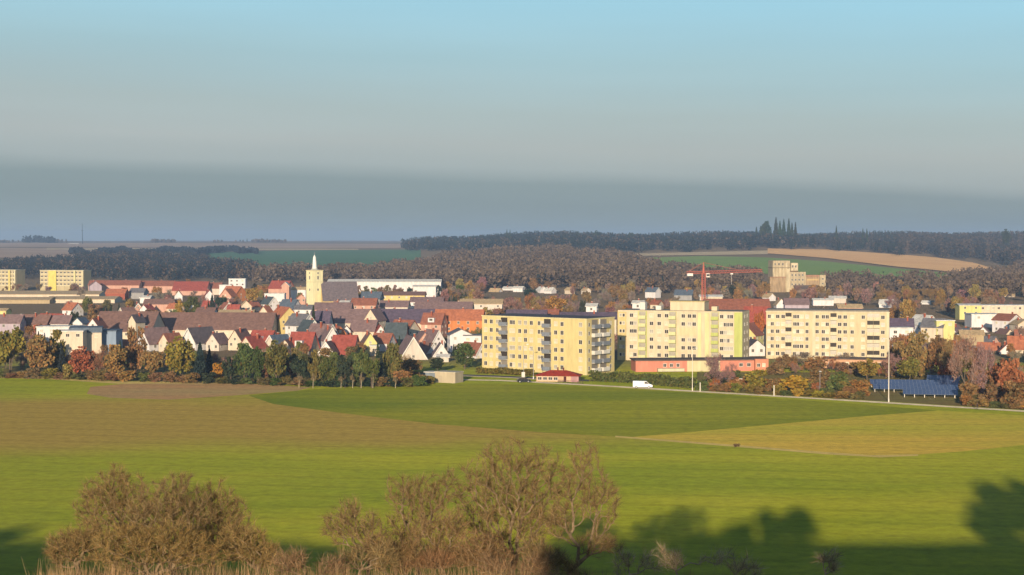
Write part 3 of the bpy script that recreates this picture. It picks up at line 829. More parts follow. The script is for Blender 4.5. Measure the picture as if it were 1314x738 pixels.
def house(name, label, px, Y, top, w, dp, yaw, wall, roof, pitch=42, gable=True, wins=True, chim=True, cat='house', group=None, verge=None, hip=0.0, dormer=None, floors=2):
    """w: width across the gable, dp: length along the ridge; yaw 0 = gable towards the viewer, 90 = eaves towards the viewer. top: photo row of the ridge"""
    c = at(px, Y)
    rise = w / 2 * math.tan(R(pitch))
    zr = ztop(top, Y) - c.z
    zw = zr - rise
    root = empty(name, c, R(yaw)); tag(root, label, cat, group)
    hw, hd = w / 2, dp / 2
    b = MB()
    b.face([(-hw, -hd, -2), (hw, -hd, -2), (hw, -hd, zw), (0, -hd, zr), (-hw, -hd, zw)])
    b.face([(hw, hd, -2), (-hw, hd, -2), (-hw, hd, zw), (0, hd, zr), (hw, hd, zw)])
    b.face([(-hw, hd, -2), (-hw, -hd, -2), (-hw, -hd, zw), (-hw, hd, zw)])
    b.face([(hw, -hd, -2), (hw, hd, -2), (hw, hd, zw), (hw, -hd, zw)])
    b.build('wall', W_[wall], root)
    t, ov = 0.22, 0.45
    e = ov * math.tan(R(pitch))
    b = MB()
    for s in (-1, 1):
        x1 = s * (hw + ov); z1 = zw - e
        q = [(0, -hd - ov, zr), (0, hd + ov, zr), (x1, hd + ov, z1), (x1, -hd - ov, z1)]
        if s < 0: q = q[::-1]
        up = [(p[0], p[1], p[2] + t) for p in q]; dn = [(p[0], p[1], p[2] + .012) for p in q]
        b.face(up if s > 0 else up); b.face(dn[::-1])
        for i in range(4):
            j = (i + 1) % 4
            b.face([dn[i], dn[j], up[j], up[i]])
    rf = b.build('roof', RF[roof], root)
    if verge:
        b = MB()
        for s in (-1, 1):
            x1 = s * (hw + ov); z1 = zw - e
            y0 = -hd - ov - .05
            b.face([(0, y0, zr + t + .05), (0, y0, zr - .45), (x1, y0, z1 - .45), (x1, y0, z1 + t + .05)][::-1 if s < 0 else 1])
        b.build('bargeboard', VERGE, rf)
    if chim:
        x = hw * .25 * (1 if _hr.random() < .5 else -1); y = _hr.uniform(-.3, .3) * dp
        zc = zr - abs(x) * math.tan(R(pitch))
        b = MB(); b.box(x - .3, x + .3, y - .3, y + .3, zc - .1, zr + .9); b.mi = 1; b.box(x - .38, x + .38, y - .38, y + .38, zr + .903, zr + 1.02)
        b.build('chimney', [W_['brick'], W_['pale']], rf)
    if dormer:
        s = dormer if isinstance(dormer, int) else 1
        xm = s * hw * .55; zb = zr - abs(xm) * math.tan(R(pitch))
        b = MB(); b.box(min(xm, s * (hw + .05)), max(xm, s * (hw + .05)), -1.4, 1.4, zw + .6, zb + .5)
        dm = b.build('dormer', W_['white'], rf)
        window(dm, s * (hw + .06), 0, (zw + zb) / 2 + .7, 1.6, 1.1, 90 * s)
    if wins:
        for k in range(floors):
            z = zw - 1.25 - 2.75 * k
            for f in ((-.27, .27) if w < 10 else (-.33, 0, .33)):
                window(root, f * w, -hd - .01, z, 1.05, 1.25, 0)
            n = max(1, int(dp / 4))
            for s in (-1, 1):
                for j in range(n):
                    window(root, s * (hw + .01), (j + .5) / n * dp - hd, z, 1.1, 1.25, 90 * s)
        if rise > 2.6:
            window(root, 0, -hd - .01, zw + .75, .95, 1.1, 0)
    return root

def flat_house(name, label, px, Y, top, w, dp, yaw, wall, roof='white', wins=True, cat='house', group=None, H=None, th=.35, rows=2, step=3.2):
    c = at(px, Y); zr = ztop(top, Y) - c.z
    root = empty(name, c, R(yaw)); tag(root, label, cat, group)
    MB().box(-w/2, w/2, 0, dp, -2, zr - th).build('wall', W_[wall], root)
    MB().box(-w/2 - .25, w/2 + .25, -.25, dp + .25, zr - th + .003, zr).build('roof', RF[roof], root)
    if wins:
        n = max(1, int(w / step))
        for k in range(rows):
            for j in range(n):
                window(root, (j + .5) / n * w - w/2, -.01, zr - th - 1.35 - 2.8 * k, 1.4, 1.25, 0)
    return root

H = house; FH = flat_house
# ---- front rows, left of the yellow block (behind the tree belt)
FH('workshop', 'pale box shaped workshop with a grey blue roof behind the rust red tree', 109, 600, 420.5, 11.5, 12, 12, 'cream', 'slate', rows=1, cat='workshop', th=1.9)
FH('shaded_side_wing', 'wing painted blue grey for the shaded side of the pale box shaped workshop', 138, 606, 424, 6, 10, 0, 'blue', 'slate', wins=False, cat='wing')  # blue wall colour stands for shade on the workshop's right side
H('house', 'small white gable rising above the pale box shaped workshop', 123.5, 640, 408.5, 5.2, 8, -8, 'white', 'rust', 52, chim=True, floors=1)
FH('house', 'low white house with two stepped flat roofs at the left above the tree belt', 72, 612, 419, 15, 9, 4, 'white', rows=1)
FH('house', 'cream flat roofed house continuing the row beside the pale workshop', 86, 592, 424.5, 11, 8, 4, 'cream', rows=1)
H('house', 'brick red house with a dark roof near the left edge of town', 46, 690, 404, 8, 13, 80, 'brick', 'brown')
H('house', 'low lilac house at the left edge above the gold tree', 8, 680, 404, 7, 14, 86, 'lilac', 'mauve', floors=1)
H('house', 'small white house with a brown roof next to the lilac house', 24, 690, 406, 6, 7, 20, 'white', 'brown', floors=1)
H('house', 'white house with a dark red roof between brick house and dark round tree', 66, 700, 403, 7, 10, 78, 'white', 'red')
H('house', 'white house with a mauve roof left of the dark round tree', 80, 690, 405, 7, 8, 82, 'white', 'mauve', floors=1)
H('house', 'tiny white gabled house right of the dark round tree', 103.5, 684, 408, 4.5, 6, -15, 'white', 'slate', floors=1, chim=False)
H('hall', 'long hall with a wide brown tiled roof left of the long terrace', 166, 668, 400, 22, 24, 86, 'cream', 'brown', 34, cat='hall', chim=False)
H('house', 'narrow cream house among bare trees between the two long brown roofs', 175, 655, 404, 3.6, 6, -25, 'cream', 'dark', 55, wins=False)
H('house', 'white steep gabled house seen at an angle with a grey brown roof', 198, 618, 421, 7.6, 11, -40, 'white', 'mauve', 55)
H('house', 'small cream gabled house beside the big yellow green tree', 219, 612, 428, 5.2, 8, -30, 'cream', 'rust', 52, floors=1)
H('house', 'white gabled house with a dark grey roof behind the yellow green tree', 256, 622, 420.5, 7.6, 12, -35, 'white', 'dark', 54, verge=True)
H('terrace', 'very long terrace under one brown tiled roof with cream walls', 278, 690, 401.5, 18, 50, 87, 'cream', 'brown', 36, cat='terrace')
H('house', 'pale house with cream gable peeping over the dark blue conifer', 279, 618, 428, 5.5, 8, -20, 'pale', 'mauve', 52, floors=1)
H('house', 'tall cream gable above the dark green tree with a brown roof', 308, 622, 423, 5.6, 10, -15, 'cream', 'brown', 56)
H('house', 'house with a dark red roof and white dormer above the olive tree', 338, 628, 424.5, 9, 9, 70, 'cream', 'red', 45, dormer=-1)
H('house', 'cream gabled house turned left under the dark red roof', 324, 604, 432, 7.5, 8, -30, 'cream', 'red', 48)
H('house', 'house with white bargeboards between the two red roofed houses', 357, 610, 430, 6.5, 9, -35, 'pale', 'slate', 50, verge=True)
H('house', 'narrow cream house beside the wide red hipped looking roof', 369, 596, 436, 4.6, 7, -10, 'cream', 'brown', 48, floors=1)
H('house', 'wide bright red roofed house with a cream eave and small white dormers', 389, 600, 426.5, 11, 8.6, 78, 'cream', 'red', 48, dormer=-1)
H('house', 'big yellow gabled house with an orange roof in front of the church', 364, 700, 394, 9.5, 12, 30, 'yellow', 'orange', 46)
H('house', 'grey roofed white house with bright bargeboards left of the pointed conifer', 386, 690, 403, 9, 10, 50, 'white', 'grey', 45, verge=True)
H('house', 'white gabled house just below the pointed conifer', 396, 650, 411, 5.5, 9, 35, 'white', 'teal', 55, verge=True, floors=1)
H('house', 'house with a deep purple roof and a row of white dormers', 412, 715, 399.5, 10, 8.5, 84, 'white', 'purple', 48)
H('house', 'house with a mauve roof and a tall white gable edge', 413, 625, 416, 9.5, 10, 55, 'white', 'mauve', 50, verge=True)
H('house', 'white pointed gable left of the large red roof', 422, 606, 420, 5.5, 9, 20, 'white', 'mauve', 58, verge=True)
H('house', 'small orange house behind the large red roof', 434, 640, 419, 4.8, 6, 20, 'orange', 'rust', 48, floors=1)
H('house', 'house with the largest plain red roof above the tree belt', 443, 598, 430.5, 12.5, 8.6, 80, 'pale', 'red', 46)
H('house', 'white gabled house with a dark window at the foot of the large red roof', 421, 588, 438.5, 5.6, 7, -8, 'white', 'brown', 54, floors=1, verge=True)
H('house', 'bright lemon yellow gabled house above the belt of dark trees', 473, 600, 427, 5.6, 9, 12, 'lemon', 'brown', 56)
FH('annex', 'cream annex at the foot of the lemon yellow house', 480, 588, 443.5, 3.2, 5, 0, 'cream', rows=1, cat='annex')
H('house', 'small white gable with a red roof above the lemon yellow house', 487, 650, 417.5, 4.2, 8, 10, 'white', 'red', 55, floors=1, chim=False)
H('house', 'white house with pink walls between lemon house and dark teal roof', 492, 615, 428, 6.5, 7, 70, 'white', 'rust', 45, floors=1)
H('house', 'cream house with a dark brown roof under the long purple roofs', 468, 655, 411, 9, 10, 80, 'cream', 'mauve', 42)
H('house', 'tiny white house half hidden left of the cream house under the purple roofs', 444.5, 650, 418, 3.2, 5, 5, 'white', 'brown', 50, floors=1, chim=False)
H('house', 'house with a dark teal roof and a pale pink wall below it', 509, 640, 414.5, 12, 8, 84, 'pink', 'teal', 52)
H('house', 'cream house beside the dark teal roof', 519, 665, 411, 9, 9, 60, 'cream', 'rust', 40)
H('house', 'large cream gabled house with a sweeping mauve roof above the bare bushes', 526, 574, 431.5, 9.4, 13, 14, 'pale', 'mauve', 58, verge=True)
H('house', 'pink gable under a mauve roof behind the large cream gabled house', 542, 640, 426, 4.8, 9, 15, 'pink', 'mauve', 52, floors=1)
H('house', 'narrow white gable under a brown roof left of the big white hall house', 555, 634, 423.5, 5, 10, 30, 'white', 'mauve', 58, verge=True)
H('house', 'house with a white slanting bargeboard between two white gables', 546, 604, 440, 6.5, 9, 40, 'white', 'brown', 52, verge=True)
H('house', 'steep white gabled house with one dark centre window left of the round green tree', 565, 586, 440.5, 5.4, 10, 6, 'white', 'mauve', 56, verge=True)
H('house', 'big white house with a low grey green roof left of the yellow block', 590, 612, 422, 8.5, 10, 8, 'white', 'grey', 26)
FH('house', 'white flat roofed house wing touching the yellow block', 606, 606, 430, 6.6, 8, 0, 'white', 'grey', rows=1)
H('house', 'house with a slanting white bargeboard squeezed beside the yellow block', 607, 580, 440, 5, 10, 38, 'white', 'rust', 56, verge=True)
H('house', 'low white garden house behind the beige shed', 569, 560, 455, 4.5, 4, 86, 'pale', 'white', 20, wins=False, chim=False)
# ---- second belt: long roofs
H('terrace', 'long purple brown roofed terrace left of the cream gable wing', 452, 745, 397, 13.5, 32, 88, 'cream', 'mauve', 40, cat='terrace')
H('house', 'tall cream gabled wing between the two long purple roofs', 481, 720, 396.5, 6.5, 9, -20, 'cream', 'mauve', 55)
H('terrace', 'long purple roofed terrace right of the cream gable wing', 525, 735, 397, 13.5, 29, 88, 'cream', 'purple', 40, cat='terrace')
H('terrace', 'orange tiled terrace with a peach wall behind the white hall house', 590, 715, 397.5, 10, 21, 85, 'orange', 'orange', 40, cat='terrace')
H('house', 'rust roofed house with pink dormers left of the orange terrace', 557, 705, 402, 9, 9, 75, 'pink', 'rust', 44, dormer=-1)
H('terrace', 'mauve terrace above the orange tiled terrace', 570, 800, 387.5, 10, 28, 86, 'pale', 'mauve', 34, cat='terrace')
H('hall', 'grey green roofed hall behind the orange terrace', 618, 850, 384, 12, 22, 88, 'pale', 'tan', 20, cat='hall', chim=False)
H('terrace', 'blue purple roofed terrace just above the yellow block', 676, 700, 398, 10, 17, 86, 'white', 'purple', 36, cat='terrace')
H('terrace', 'blue black roofed terrace above the right end of the yellow block', 755, 700, 401, 9, 24, 88, 'cream', 'purple', 30, cat='terrace')
H('house', 'tan house with a flat looking roof between the blue purple terraces', 708, 715, 397, 8, 6, 84, 'cream', 'rust', 34, floors=1)
H('house', 'white house right of the small dark tree above the yellow block', 760, 770, 389.5, 7, 5, 80, 'white', 'white', 20, floors=1)
H('school', 'long yellow school with a row of tall windows and a flat brown roof', 518, 1010, 374.5, 11, 27, 88, 'yellow', 'brown', 20, cat='school', chim=False)
H('hall', 'long white hall stretching right of the church tower', 494, 1240, 358.5, 14, 86, 90, 'white', 'white', 14, cat='hall', wins=False, chim=False)
H('hall', 'white narrow hall below the right end of the long white hall', 545, 1150, 366, 8, 16, 90, 'white', 'white', 14, cat='hall', wins=False, chim=False)
H('house', 'pink walled house below the church nave', 468, 860, 383, 9, 13, 86, 'pink', 'rust', 36)
H('house', 'small white house with a flat white roof at the foot of the church nave', 443, 880, 386, 6, 5, 84, 'white', 'white', 20, floors=1)
H('house', 'grey roofed house between church nave and yellow school', 477, 960, 374.5, 10, 12, 80, 'grey', 'slate', 38)
H('house', 'mauve roofed house at the foot of the yellow school', 507, 880, 386, 9, 15, 85, 'pale', 'mauve', 34)
H('terrace', 'white eaved terrace below the yellow school', 548, 905, 381.5, 9, 18, 88, 'white', 'mauve', 28, cat='terrace')

# smaller houses filling the crowded rows, mostly hidden by their neighbours
_fr = random.Random(77)
FILL = [('white', 'red', 'small white house with red roof'), ('cream', 'brown', 'small cream house with brown roof'), ('white', 'mauve', 'small white house with mauve roof'), ('pale', 'rust', 'small pale house with rust roof'),
        ('pink', 'grey', 'small pink house with grey roof'), ('cream', 'orange', 'small cream house with orange roof'), ('white', 'slate', 'small white house with slate roof')]
for c0, c1, r0, r1, n_, where in ((128, 345, 426, 438, 12, 'half hidden left of the wide red roof'), (345, 612, 424, 448, 18, 'half hidden right of the orange roofed house'),
                                  (150, 345, 384, 396, 12, 'half hidden behind the long brown terrace'), (420, 620, 384, 393, 9, 'half hidden between church and orange terrace'), (1160, 1320, 415, 432, 9, 'half hidden right of the cream block')):
    for k in range(n_):
        wl_, rf_, lb = FILL[(k * 3 + _fr.randrange(2)) % len(FILL)]
        top = _fr.uniform(r0, r1); Y = {426: 640, 424: 640, 384: 860, 415: 660}[r0] + (r1 - top) * (6 if r0 != 384 else 12) + _fr.uniform(-8, 8)
        house('house', lb + ' ' + where, c0 + (c1 - c0) * (k + _fr.uniform(.1, .9)) / n_, Y, top, _fr.uniform(5, 7.2), _fr.uniform(6, 9), _fr.choice([-40, -20, 15, 35, 60, 75, 82]), wl_, rf_, _fr.uniform(42, 54), group=lb.replace('small', 'small houses:', 1) + ' ' + where, verge=_fr.random() < .4, floors=1)
# ---- town behind, left half
H('warehouse', 'long tan warehouse with a white roof edge below the yellow stair tower block', 55, 1180, 373.5, 26, 88, 90, 'cream', 'tan', 9, cat='warehouse', wins=False, chim=False)
H('warehouse', 'low cream warehouse in front of the long tan warehouse', 108, 1090, 380.5, 20, 46, 89, 'cream', 'tan', 9, cat='warehouse', wins=False, chim=False)
H('warehouse', 'low beige warehouse at the left edge with a pale roof', 18, 1080, 381.5, 18, 52, 90, 'tan', 'tan', 10, cat='warehouse', wins=False, chim=False)
H('house', 'tiny yellow house at the left edge below the beige warehouse', 5, 860, 396, 6, 5, 80, 'lemon', 'tan', 20, wins=False, chim=False)
H('house', 'house with an orange roof and white wall below the low cream warehouse', 93, 900, 388.5, 9, 7, 60, 'white', 'orange', 40, floors=1)
H('terrace', 'reddish terrace with a white eave line right of the yellow stair tower block', 148, 1280, 360, 12, 40, 90, 'pink', 'rust', 30, cat='terrace', wins=False)
H('terrace', 'long pink roofed terrace left of the red roofed hall', 200, 1290, 360.5, 13, 30, 90, 'pink', 'rust', 30, cat='terrace', wins=False)
H('hall', 'red roofed hall in the middle of the left town edge', 246, 1240, 361.5, 18, 26, 88, 'pink', 'red', 36, cat='hall', wins=False, chim=False)
H('house', 'mauve roofed house right of the red roofed hall', 272, 1250, 363, 12, 16, 85, 'pale', 'rust', 34, wins=False)
H('house', 'white pointed house in front of the red roofed hall', 268, 1120, 372.5, 6, 8, 15, 'white', 'red', 50, wins=False)
FH('house', 'large white flat roofed house on the left town edge', 304, 1230, 357.5, 12.5, 10, 5, 'white', 'white', rows=2)
FH('house', 'low white annex left of the large white flat roofed house', 289, 1210, 365.5, 9, 8, 5, 'white', 'white', wins=False)
H('house', 'wide orange red roofed house left of the golden tree', 300, 1060, 367.5, 13, 12, 60, 'orange', 'orange', 42)
H('house', 'peach gabled house in front of the wide orange red roof', 293, 1020, 371, 8, 9, -15, 'pink', 'orange', 48)
H('house', 'cream house at the foot of the golden tree', 315, 930, 386, 6, 6, 15, 'cream', 'tan', 45, floors=1)
H('terrace', 'cream terrace with many windows behind the very long brown roof', 304, 800, 398, 8, 17, 88, 'cream', 'tan', 20, cat='terrace')
H('house', 'white eaved brown house left of the cream terrace with many windows', 265, 810, 395, 8, 9, 86, 'white', 'brown', 30)
H('house', 'white cluster house left of the pale round tree', 229, 1060, 373, 5, 8, 10, 'white', 'rust', 52, wins=False)
H('house', 'brown house with a cream eave below the white cluster house', 205, 940, 384, 9, 17, 88, 'pink', 'brown', 30, wins=False)
H('house', 'grey house left of the long pink roofed terrace', 178, 1160, 370, 9, 11, 80, 'grey', 'grey', 32, wins=False)
H('house', 'white house with a slim roof below the grey house', 188, 1080, 379.5, 7, 7, 85, 'white', 'white', 18, wins=False)
H('house', 'orange brick house left of the grey house', 150, 1150, 371, 9, 14, 86, 'brick', 'orange', 32, wins=False)
H('house', 'pale lilac house right of the cream stair tower block', 122, 1260, 361, 9, 7, 20, 'lilac', 'mauve', 38, wins=False)
H('house', 'red roofed house left of the church tower', 361, 1130, 360.5, 12, 14, 70, 'pink', 'red', 40, wins=False)
H('house', 'white topped pink gable close to the red roofed house left of the church', 367, 1100, 362, 5, 7, 0, 'pink', 'white', 45, wins=False, chim=False)
FH('house', 'long white flat line of a house left of the church tower', 352, 1060, 376.5, 13, 8, 0, 'white', 'white', wins=False)
H('house', 'white gabled house with dark roof left of the church foot', 346, 960, 381, 7, 9, 40, 'white', 'teal', 48, verge=True)
H('house', 'blue grey roofed house right below the white flat line house', 372, 900, 384.5, 11, 9, 65, 'white', 'slate', 44)
H('house', 'salmon house touching the left side of the church tower', 386, 980, 378, 5, 6, 10, 'pink', 'orange', 40, floors=1)
H('house', 'white roofed house up and left of the church tower', 385, 1120, 368.5, 7, 11, 75, 'white', 'tan', 24, wins=False)
H('house', 'narrow white eaved house below the church foot', 390, 840, 391.5, 6, 9, 86, 'white', 'grey', 34, floors=1)
H('terrace', 'dark roofed terrace below the church with a white eave', 428, 800, 388.5, 9, 18, 87, 'pink', 'mauve', 34, cat='terrace')
# ---- behind, middle and right
H('house', 'white gabled house on the wooded slope left of the middle', 636, 1300, 370, 6, 9, 60, 'white', 'tan', 40, wins=False)
H('house', 'white villa on the wooded slope with two bright windows', 654, 1330, 368, 7, 10, 70, 'white', 'white', 24, wins=False)
H('house', 'white villa right of the two bright windowed villa', 666, 1300, 367.5, 6, 8, 70, 'white', 'white', 24, wins=False)
H('house', 'bright white gable above the orange tree', 695, 1280, 368, 6, 8, 25, 'white', 'white', 40, wins=False)
H('house', 'bright white house with two gables right above the orange tree', 706, 1270, 369, 7, 7, 55, 'white', 'white', 36, wins=False)
H('house', 'small cream house on the slope above the blue black terrace', 731, 1260, 369, 5, 6, 40, 'cream', 'tan', 36, wins=False)
H('house', 'small pale house on the slope at the top of the orange tree group', 752, 1250, 369.5, 5, 6, 30, 'pale', 'tan', 36, wins=False)
H('house', 'white house peeping above the left of the lime striped block', 820, 740, 386, 6, 5, 75, 'white', 'white', 20, floors=1)
H('house', 'pale house between the roof structures of the lime striped block', 843, 760, 385.5, 6, 4, 60, 'cream', 'rust', 30, floors=1)
H('house', 'grey roofed house with a white bargeboard under the brown slope', 838, 1180, 369, 7, 9, 50, 'white', 'slate', 40, verge=True, wins=False)
H('house', 'blue grey roofed house left of the red crane', 878, 1100, 372, 9, 12, 75, 'grey', 'slate', 36, wins=False)
H('hall', 'low cream topped hall at the foot of the red crane', 912, 940, 378.5, 8, 13, 88, 'cream', 'white', 14, cat='hall', wins=False, chim=False)
H('hall', 'long rust roofed hall with a pink eave right of the red crane', 945, 760, 384, 14, 30, 90, 'pink', 'rust', 34, cat='hall', chim=False, wins=False)
H('house', 'tall house with a crimson roof between the lime striped and the right cream block', 971, 640, 394, 12, 9, 80, 'cream', 'red', 50)
H('house', 'cream gabled house shaded at its foot between the two cream blocks', 962, 612, 415, 8, 8, -30, 'lemon', 'rust', 46)
H('house', 'white house in the shade between the two cream blocks', 968, 590, 436, 6, 7, 10, 'white', 'dark', 40, floors=1)
H('house', 'tiny white gabled house at the foot of the silo works', 987, 1120, 376.5, 6, 7, 30, 'white', 'tan', 40, wins=False)
H('house', 'white gabled house just left of the silo works shed', 1001, 1000, 383.5, 6, 7, 5, 'white', 'tan', 50, wins=False)
H('house', 'mauve roofed house below the silo works', 1022, 950, 383, 10, 14, 85, 'lilac', 'mauve', 34, wins=False)
H('house', 'white eaved long house right below the silo works', 1056, 1040, 383, 6, 13, 88, 'white', 'white', 18, wins=False)
H('house', 'pale house with a slanting white roof right of the silo works', 1075, 1080, 380, 7, 11, 80, 'pale', 'white', 22, wins=False)
H('terrace', 'long pale terrace above the right end of the cream block', 1090, 880, 390.5, 8, 13, 88, 'pink', 'tan', 24, cat='terrace', wins=False)
H('house', 'white low gabled house alone among the brown trees on the right', 1138, 1010, 384.5, 9, 8, 70, 'white', 'white', 30, wins=False)
H('house', 'tiny white house in the brown trees right of the middle', 1189, 1060, 386, 4, 5, 60, 'white', 'white', 30, wins=False, chim=False)
H('house', 'house with a dark purple roof and white wall right of the cream block', 1157, 650, 409, 8.5, 9, 80, 'white', 'purple', 40, verge=True)
FH('garage', 'low white annex below the dark purple roof', 1157, 622, 420.5, 9, 6, 2, 'white', 'white', rows=1, cat='garage')
H('house', 'white house with a steep gable beside the dark purple roof', 1186, 690, 404.5, 9, 10, 25, 'white', 'white', 40)
H('house', 'cream house with a long sloping roof right of the steep white gable', 1200, 670, 409, 9, 9, 60, 'cream', 'grey', 36)
FH('house', 'pale lemon flat roofed house at the right of the white cluster', 1214, 665, 411, 7.5, 8, 2, 'lemon', 'white', rows=1)
H('school', 'long yellow school building with a ribbon of dark windows at the right edge', 1243, 860, 390, 9, 11.5, 89, 'lemon', 'white', 8, cat='school', chim=False)
FH('school_wing', 'long cream school wing with ribbon windows running off the right edge', 1289, 865, 391.5, 31, 10, -1, 'cream', 'white', rows=1, cat='school', step=2.6)
FH('hall', 'white sports hall in front of the long cream school wing', 1266, 780, 403, 14, 12, 0, 'white', 'white', rows=1, cat='hall', step=5)
H('house', 'white house with a shallow brown roof right of the white sports hall', 1293, 740, 403, 10, 9, 40, 'white', 'rust', 28)
H('house', 'cream house at the right edge below the school wing', 1311, 720, 410, 7, 8, 10, 'cream', 'tan', 30)
H('house', 'white gabled house with a red roof at the right edge above the rusty bushes', 1293, 600, 441.5, 5.6, 8, -15, 'white', 'orange', 44)
H('house', 'red roofed house cut by the right edge of the view', 1311, 606, 432, 9, 9, 70, 'cream', 'orange', 44)
H('house', 'orange roofed house behind the tall bare trees on the right', 1270, 620, 440, 6, 8, 60, 'pink', 'orange', 42)
H('house', 'small brown roofed house among bare trees right of the cluster', 1247, 650, 424, 7, 9, 80, 'tan', 'tan', 26, wins=False)
H('house', 'small pale house far right on the brown slope', 1296, 1200, 377, 6, 7, 70, 'white', 'tan', 30, wins=False)
H('house', 'pale farm building with a white roof on the far left horizon', 95, 4700, 312.3, 10, 30, 88, 'white', 'white', 12, wins=False, chim=False, cat='farm building')
# ------------------------------------------------------------------ trees
def leaf_mat(name, transl=0.25):
    m = bpy.data.materials.new(name); m.use_nodes = True
    n, l = m.node_tree.nodes, m.node_tree.links
    n.clear()
    o = n.new('ShaderNodeOutputMaterial')
    oi = n.new('ShaderNodeObjectInfo'); at_ = n.new('ShaderNodeAttribute'); at_.attribute_name = 'tint'
    mu = n.new('ShaderNodeMix'); mu.data_type = 'RGBA'; mu.blend_type = 'MULTIPLY'; mu.inputs['Factor'].default_value = 1
    l.new(oi.outputs['Color'], mu.inputs[6]); l.new(at_.outputs['Color'], mu.inputs[7])
    d = n.new('ShaderNodeBsdfDiffuse'); t = n.new('ShaderNodeBsdfTranslucent'); mx = n.new('ShaderNodeMixShader')
    mx.inputs[0].default_value = transl
    l.new(mu.outputs[2], d.inputs['Color']); l.new(mu.outputs[2], t.inputs['Color'])
    l.new(d.outputs[0], mx.inputs[1]); l.new(t.outputs[0], mx.inputs[2]); l.new(mx.outputs[0], o.inputs['Surface'])
    return m
LEAF = leaf_mat('leaves'); TWIG = leaf_mat('twigs', 0.0)

def quads(rng, cen, size, aspect=1.0, up=None):
    """random small quads at cen (n,3); size (n,)"""
    n = len(cen)
    a = rng.normal(size=(n, 3)); a /= np.linalg.norm(a, axis=1)[:, None]
    if up is not None:
        a = a * (1 - up) + np.array([0, 0, 1.0]) * up; a /= np.linalg.norm(a, axis=1)[:, None]
    b = rng.normal(size=(n, 3)); b -= a * (a * b).sum(1)[:, None]; b /= np.linalg.norm(b, axis=1)[:, None]
    a = a * (size * aspect)[:, None] * .5; b = b * size[:, None] * .5
    v = np.stack([cen - a - b, cen + a - b, cen + a + b, cen - a + b], 1)
    return v.reshape(-1, 3)

def crown_points(rng, n, shape):
    """leaf positions in a unit tree: x, y in -.5..+.5, z 0..1"""
    if shape == 'round':
        k = 26
        u = rng.normal(size=(k, 3)); u /= np.linalg.norm(u, axis=1)[:, None]
        r = rng.uniform(.55, 1, k)[:, None]
        c = u * r * np.array([.36, .36, .36]) + np.array([0, 0, .58])
        c[:, 2] = np.clip(c[:, 2], .2, .93)
        rad = rng.uniform(.09, .17, k)
    elif shape == 'tall':
        k = 26
        z = rng.uniform(.14, .93, k); w = .34 * np.sin(np.clip((z - .02) * 3.1, 0, 3.14)) ** .7 + .05
        t = rng.uniform(0, 6.28, k); rr = rng.uniform(.3, 1, k) * w
        c = np.stack([rr * np.cos(t), rr * np.sin(t), z], 1); rad = rng.uniform(.08, .15, k)
    elif shape == 'bush':
        k = 22
        z = rng.uniform(.08, .8, k); t = rng.uniform(0, 6.28, k); rr = np.sqrt(rng.uniform(0, 1, k)) * .38 * np.sqrt(1 - (z * .85) ** 2)
        c = np.stack([rr * np.cos(t), rr * np.sin(t), z], 1); rad = rng.uniform(.1, .18, k)
    else:                                      # conifer: tiers of sprays
        z = rng.uniform(0, 1, n) ** 1.4; zz = .06 + .94 * z
        tier = .72 + .28 * np.abs(np.sin(zz * 26))
        r = (.47 * (1 - zz) ** .85 + .012) * tier * np.sqrt(rng.uniform(.25, 1, n)); t = rng.uniform(0, 6.28, n)
        p = np.stack([r * np.cos(t), r * np.sin(t), zz - r * .25], 1)
        return p, rng.uniform(.7, 1.2, n)
    idx = rng.integers(0, k, n)
    d = rng.normal(size=(n, 3)); d /= np.linalg.norm(d, axis=1)[:, None]
    p = c[idx] + d * (rad[idx] * rng.uniform(.45, 1.1, n))[:, None]
    p[:, 2] = np.clip(p[:, 2], .03, 1)
    shade = rng.uniform(.75, 1.25, k)[idx] * rng.uniform(.8, 1.2, n)
    return p, shade

def tint_cols(shade, rng, per, hue=.12):
    n = len(shade)
    c = np.ones((n, 4)); j = rng.normal(0, hue, n)
    c[:, 0] = shade * (1 + j); c[:, 1] = shade; c[:, 2] = shade * (1 - j * .5)
    return np.repeat(np.clip(c, 0.1, 2.2), per, 0)

CROWNS, TRUNKS = {}, {}
def branch_mb(rng, H=1.0, levels=3, spread=.5, base=.022, n0=5, upright=.6):
    """trunk and limbs of a unit tree; returns builder and branch tips"""
    b = MB(); tips = []
    def grow(p, d, ln, r, lv):
        n = 4; pts = [p]; q = p.copy(); dd = d.copy()
        for i in range(n):
            dd = (dd + Vector(rng.normal(0, .13, 3)) + Vector((0, 0, .06))).normalized()
            q = q + dd * ln / n; pts.append(q.copy())
        rad = [r * (1 - .55 * i / n) for i in range(n + 1)]
        b.tube(pts, rad, 5 if lv == 0 else 3, cap=False)
        if lv >= levels:
            tips.extend(pts[2:]); return
        m = n0 if lv == 0 else 3
        for k in range(m):
            f = .35 + .65 * (k + 1) / m if lv == 0 else .4 + .6 * (k + 1) / m
            i = min(int(f * n), n); s = pts[i]
            side = Vector(rng.normal(0, 1, 3)); side = (side - dd * side.dot(dd)).normalized()
            nd = (dd * upright + side * spread + Vector((0, 0, .15))).normalized()
            grow(s, nd, ln * rng.uniform(.5, .72), rad[i] * .62, lv + 1)
    grow(Vector((0, 0, -.03)), Vector((0, 0, 1)), .42, base, 0)
    return b, tips

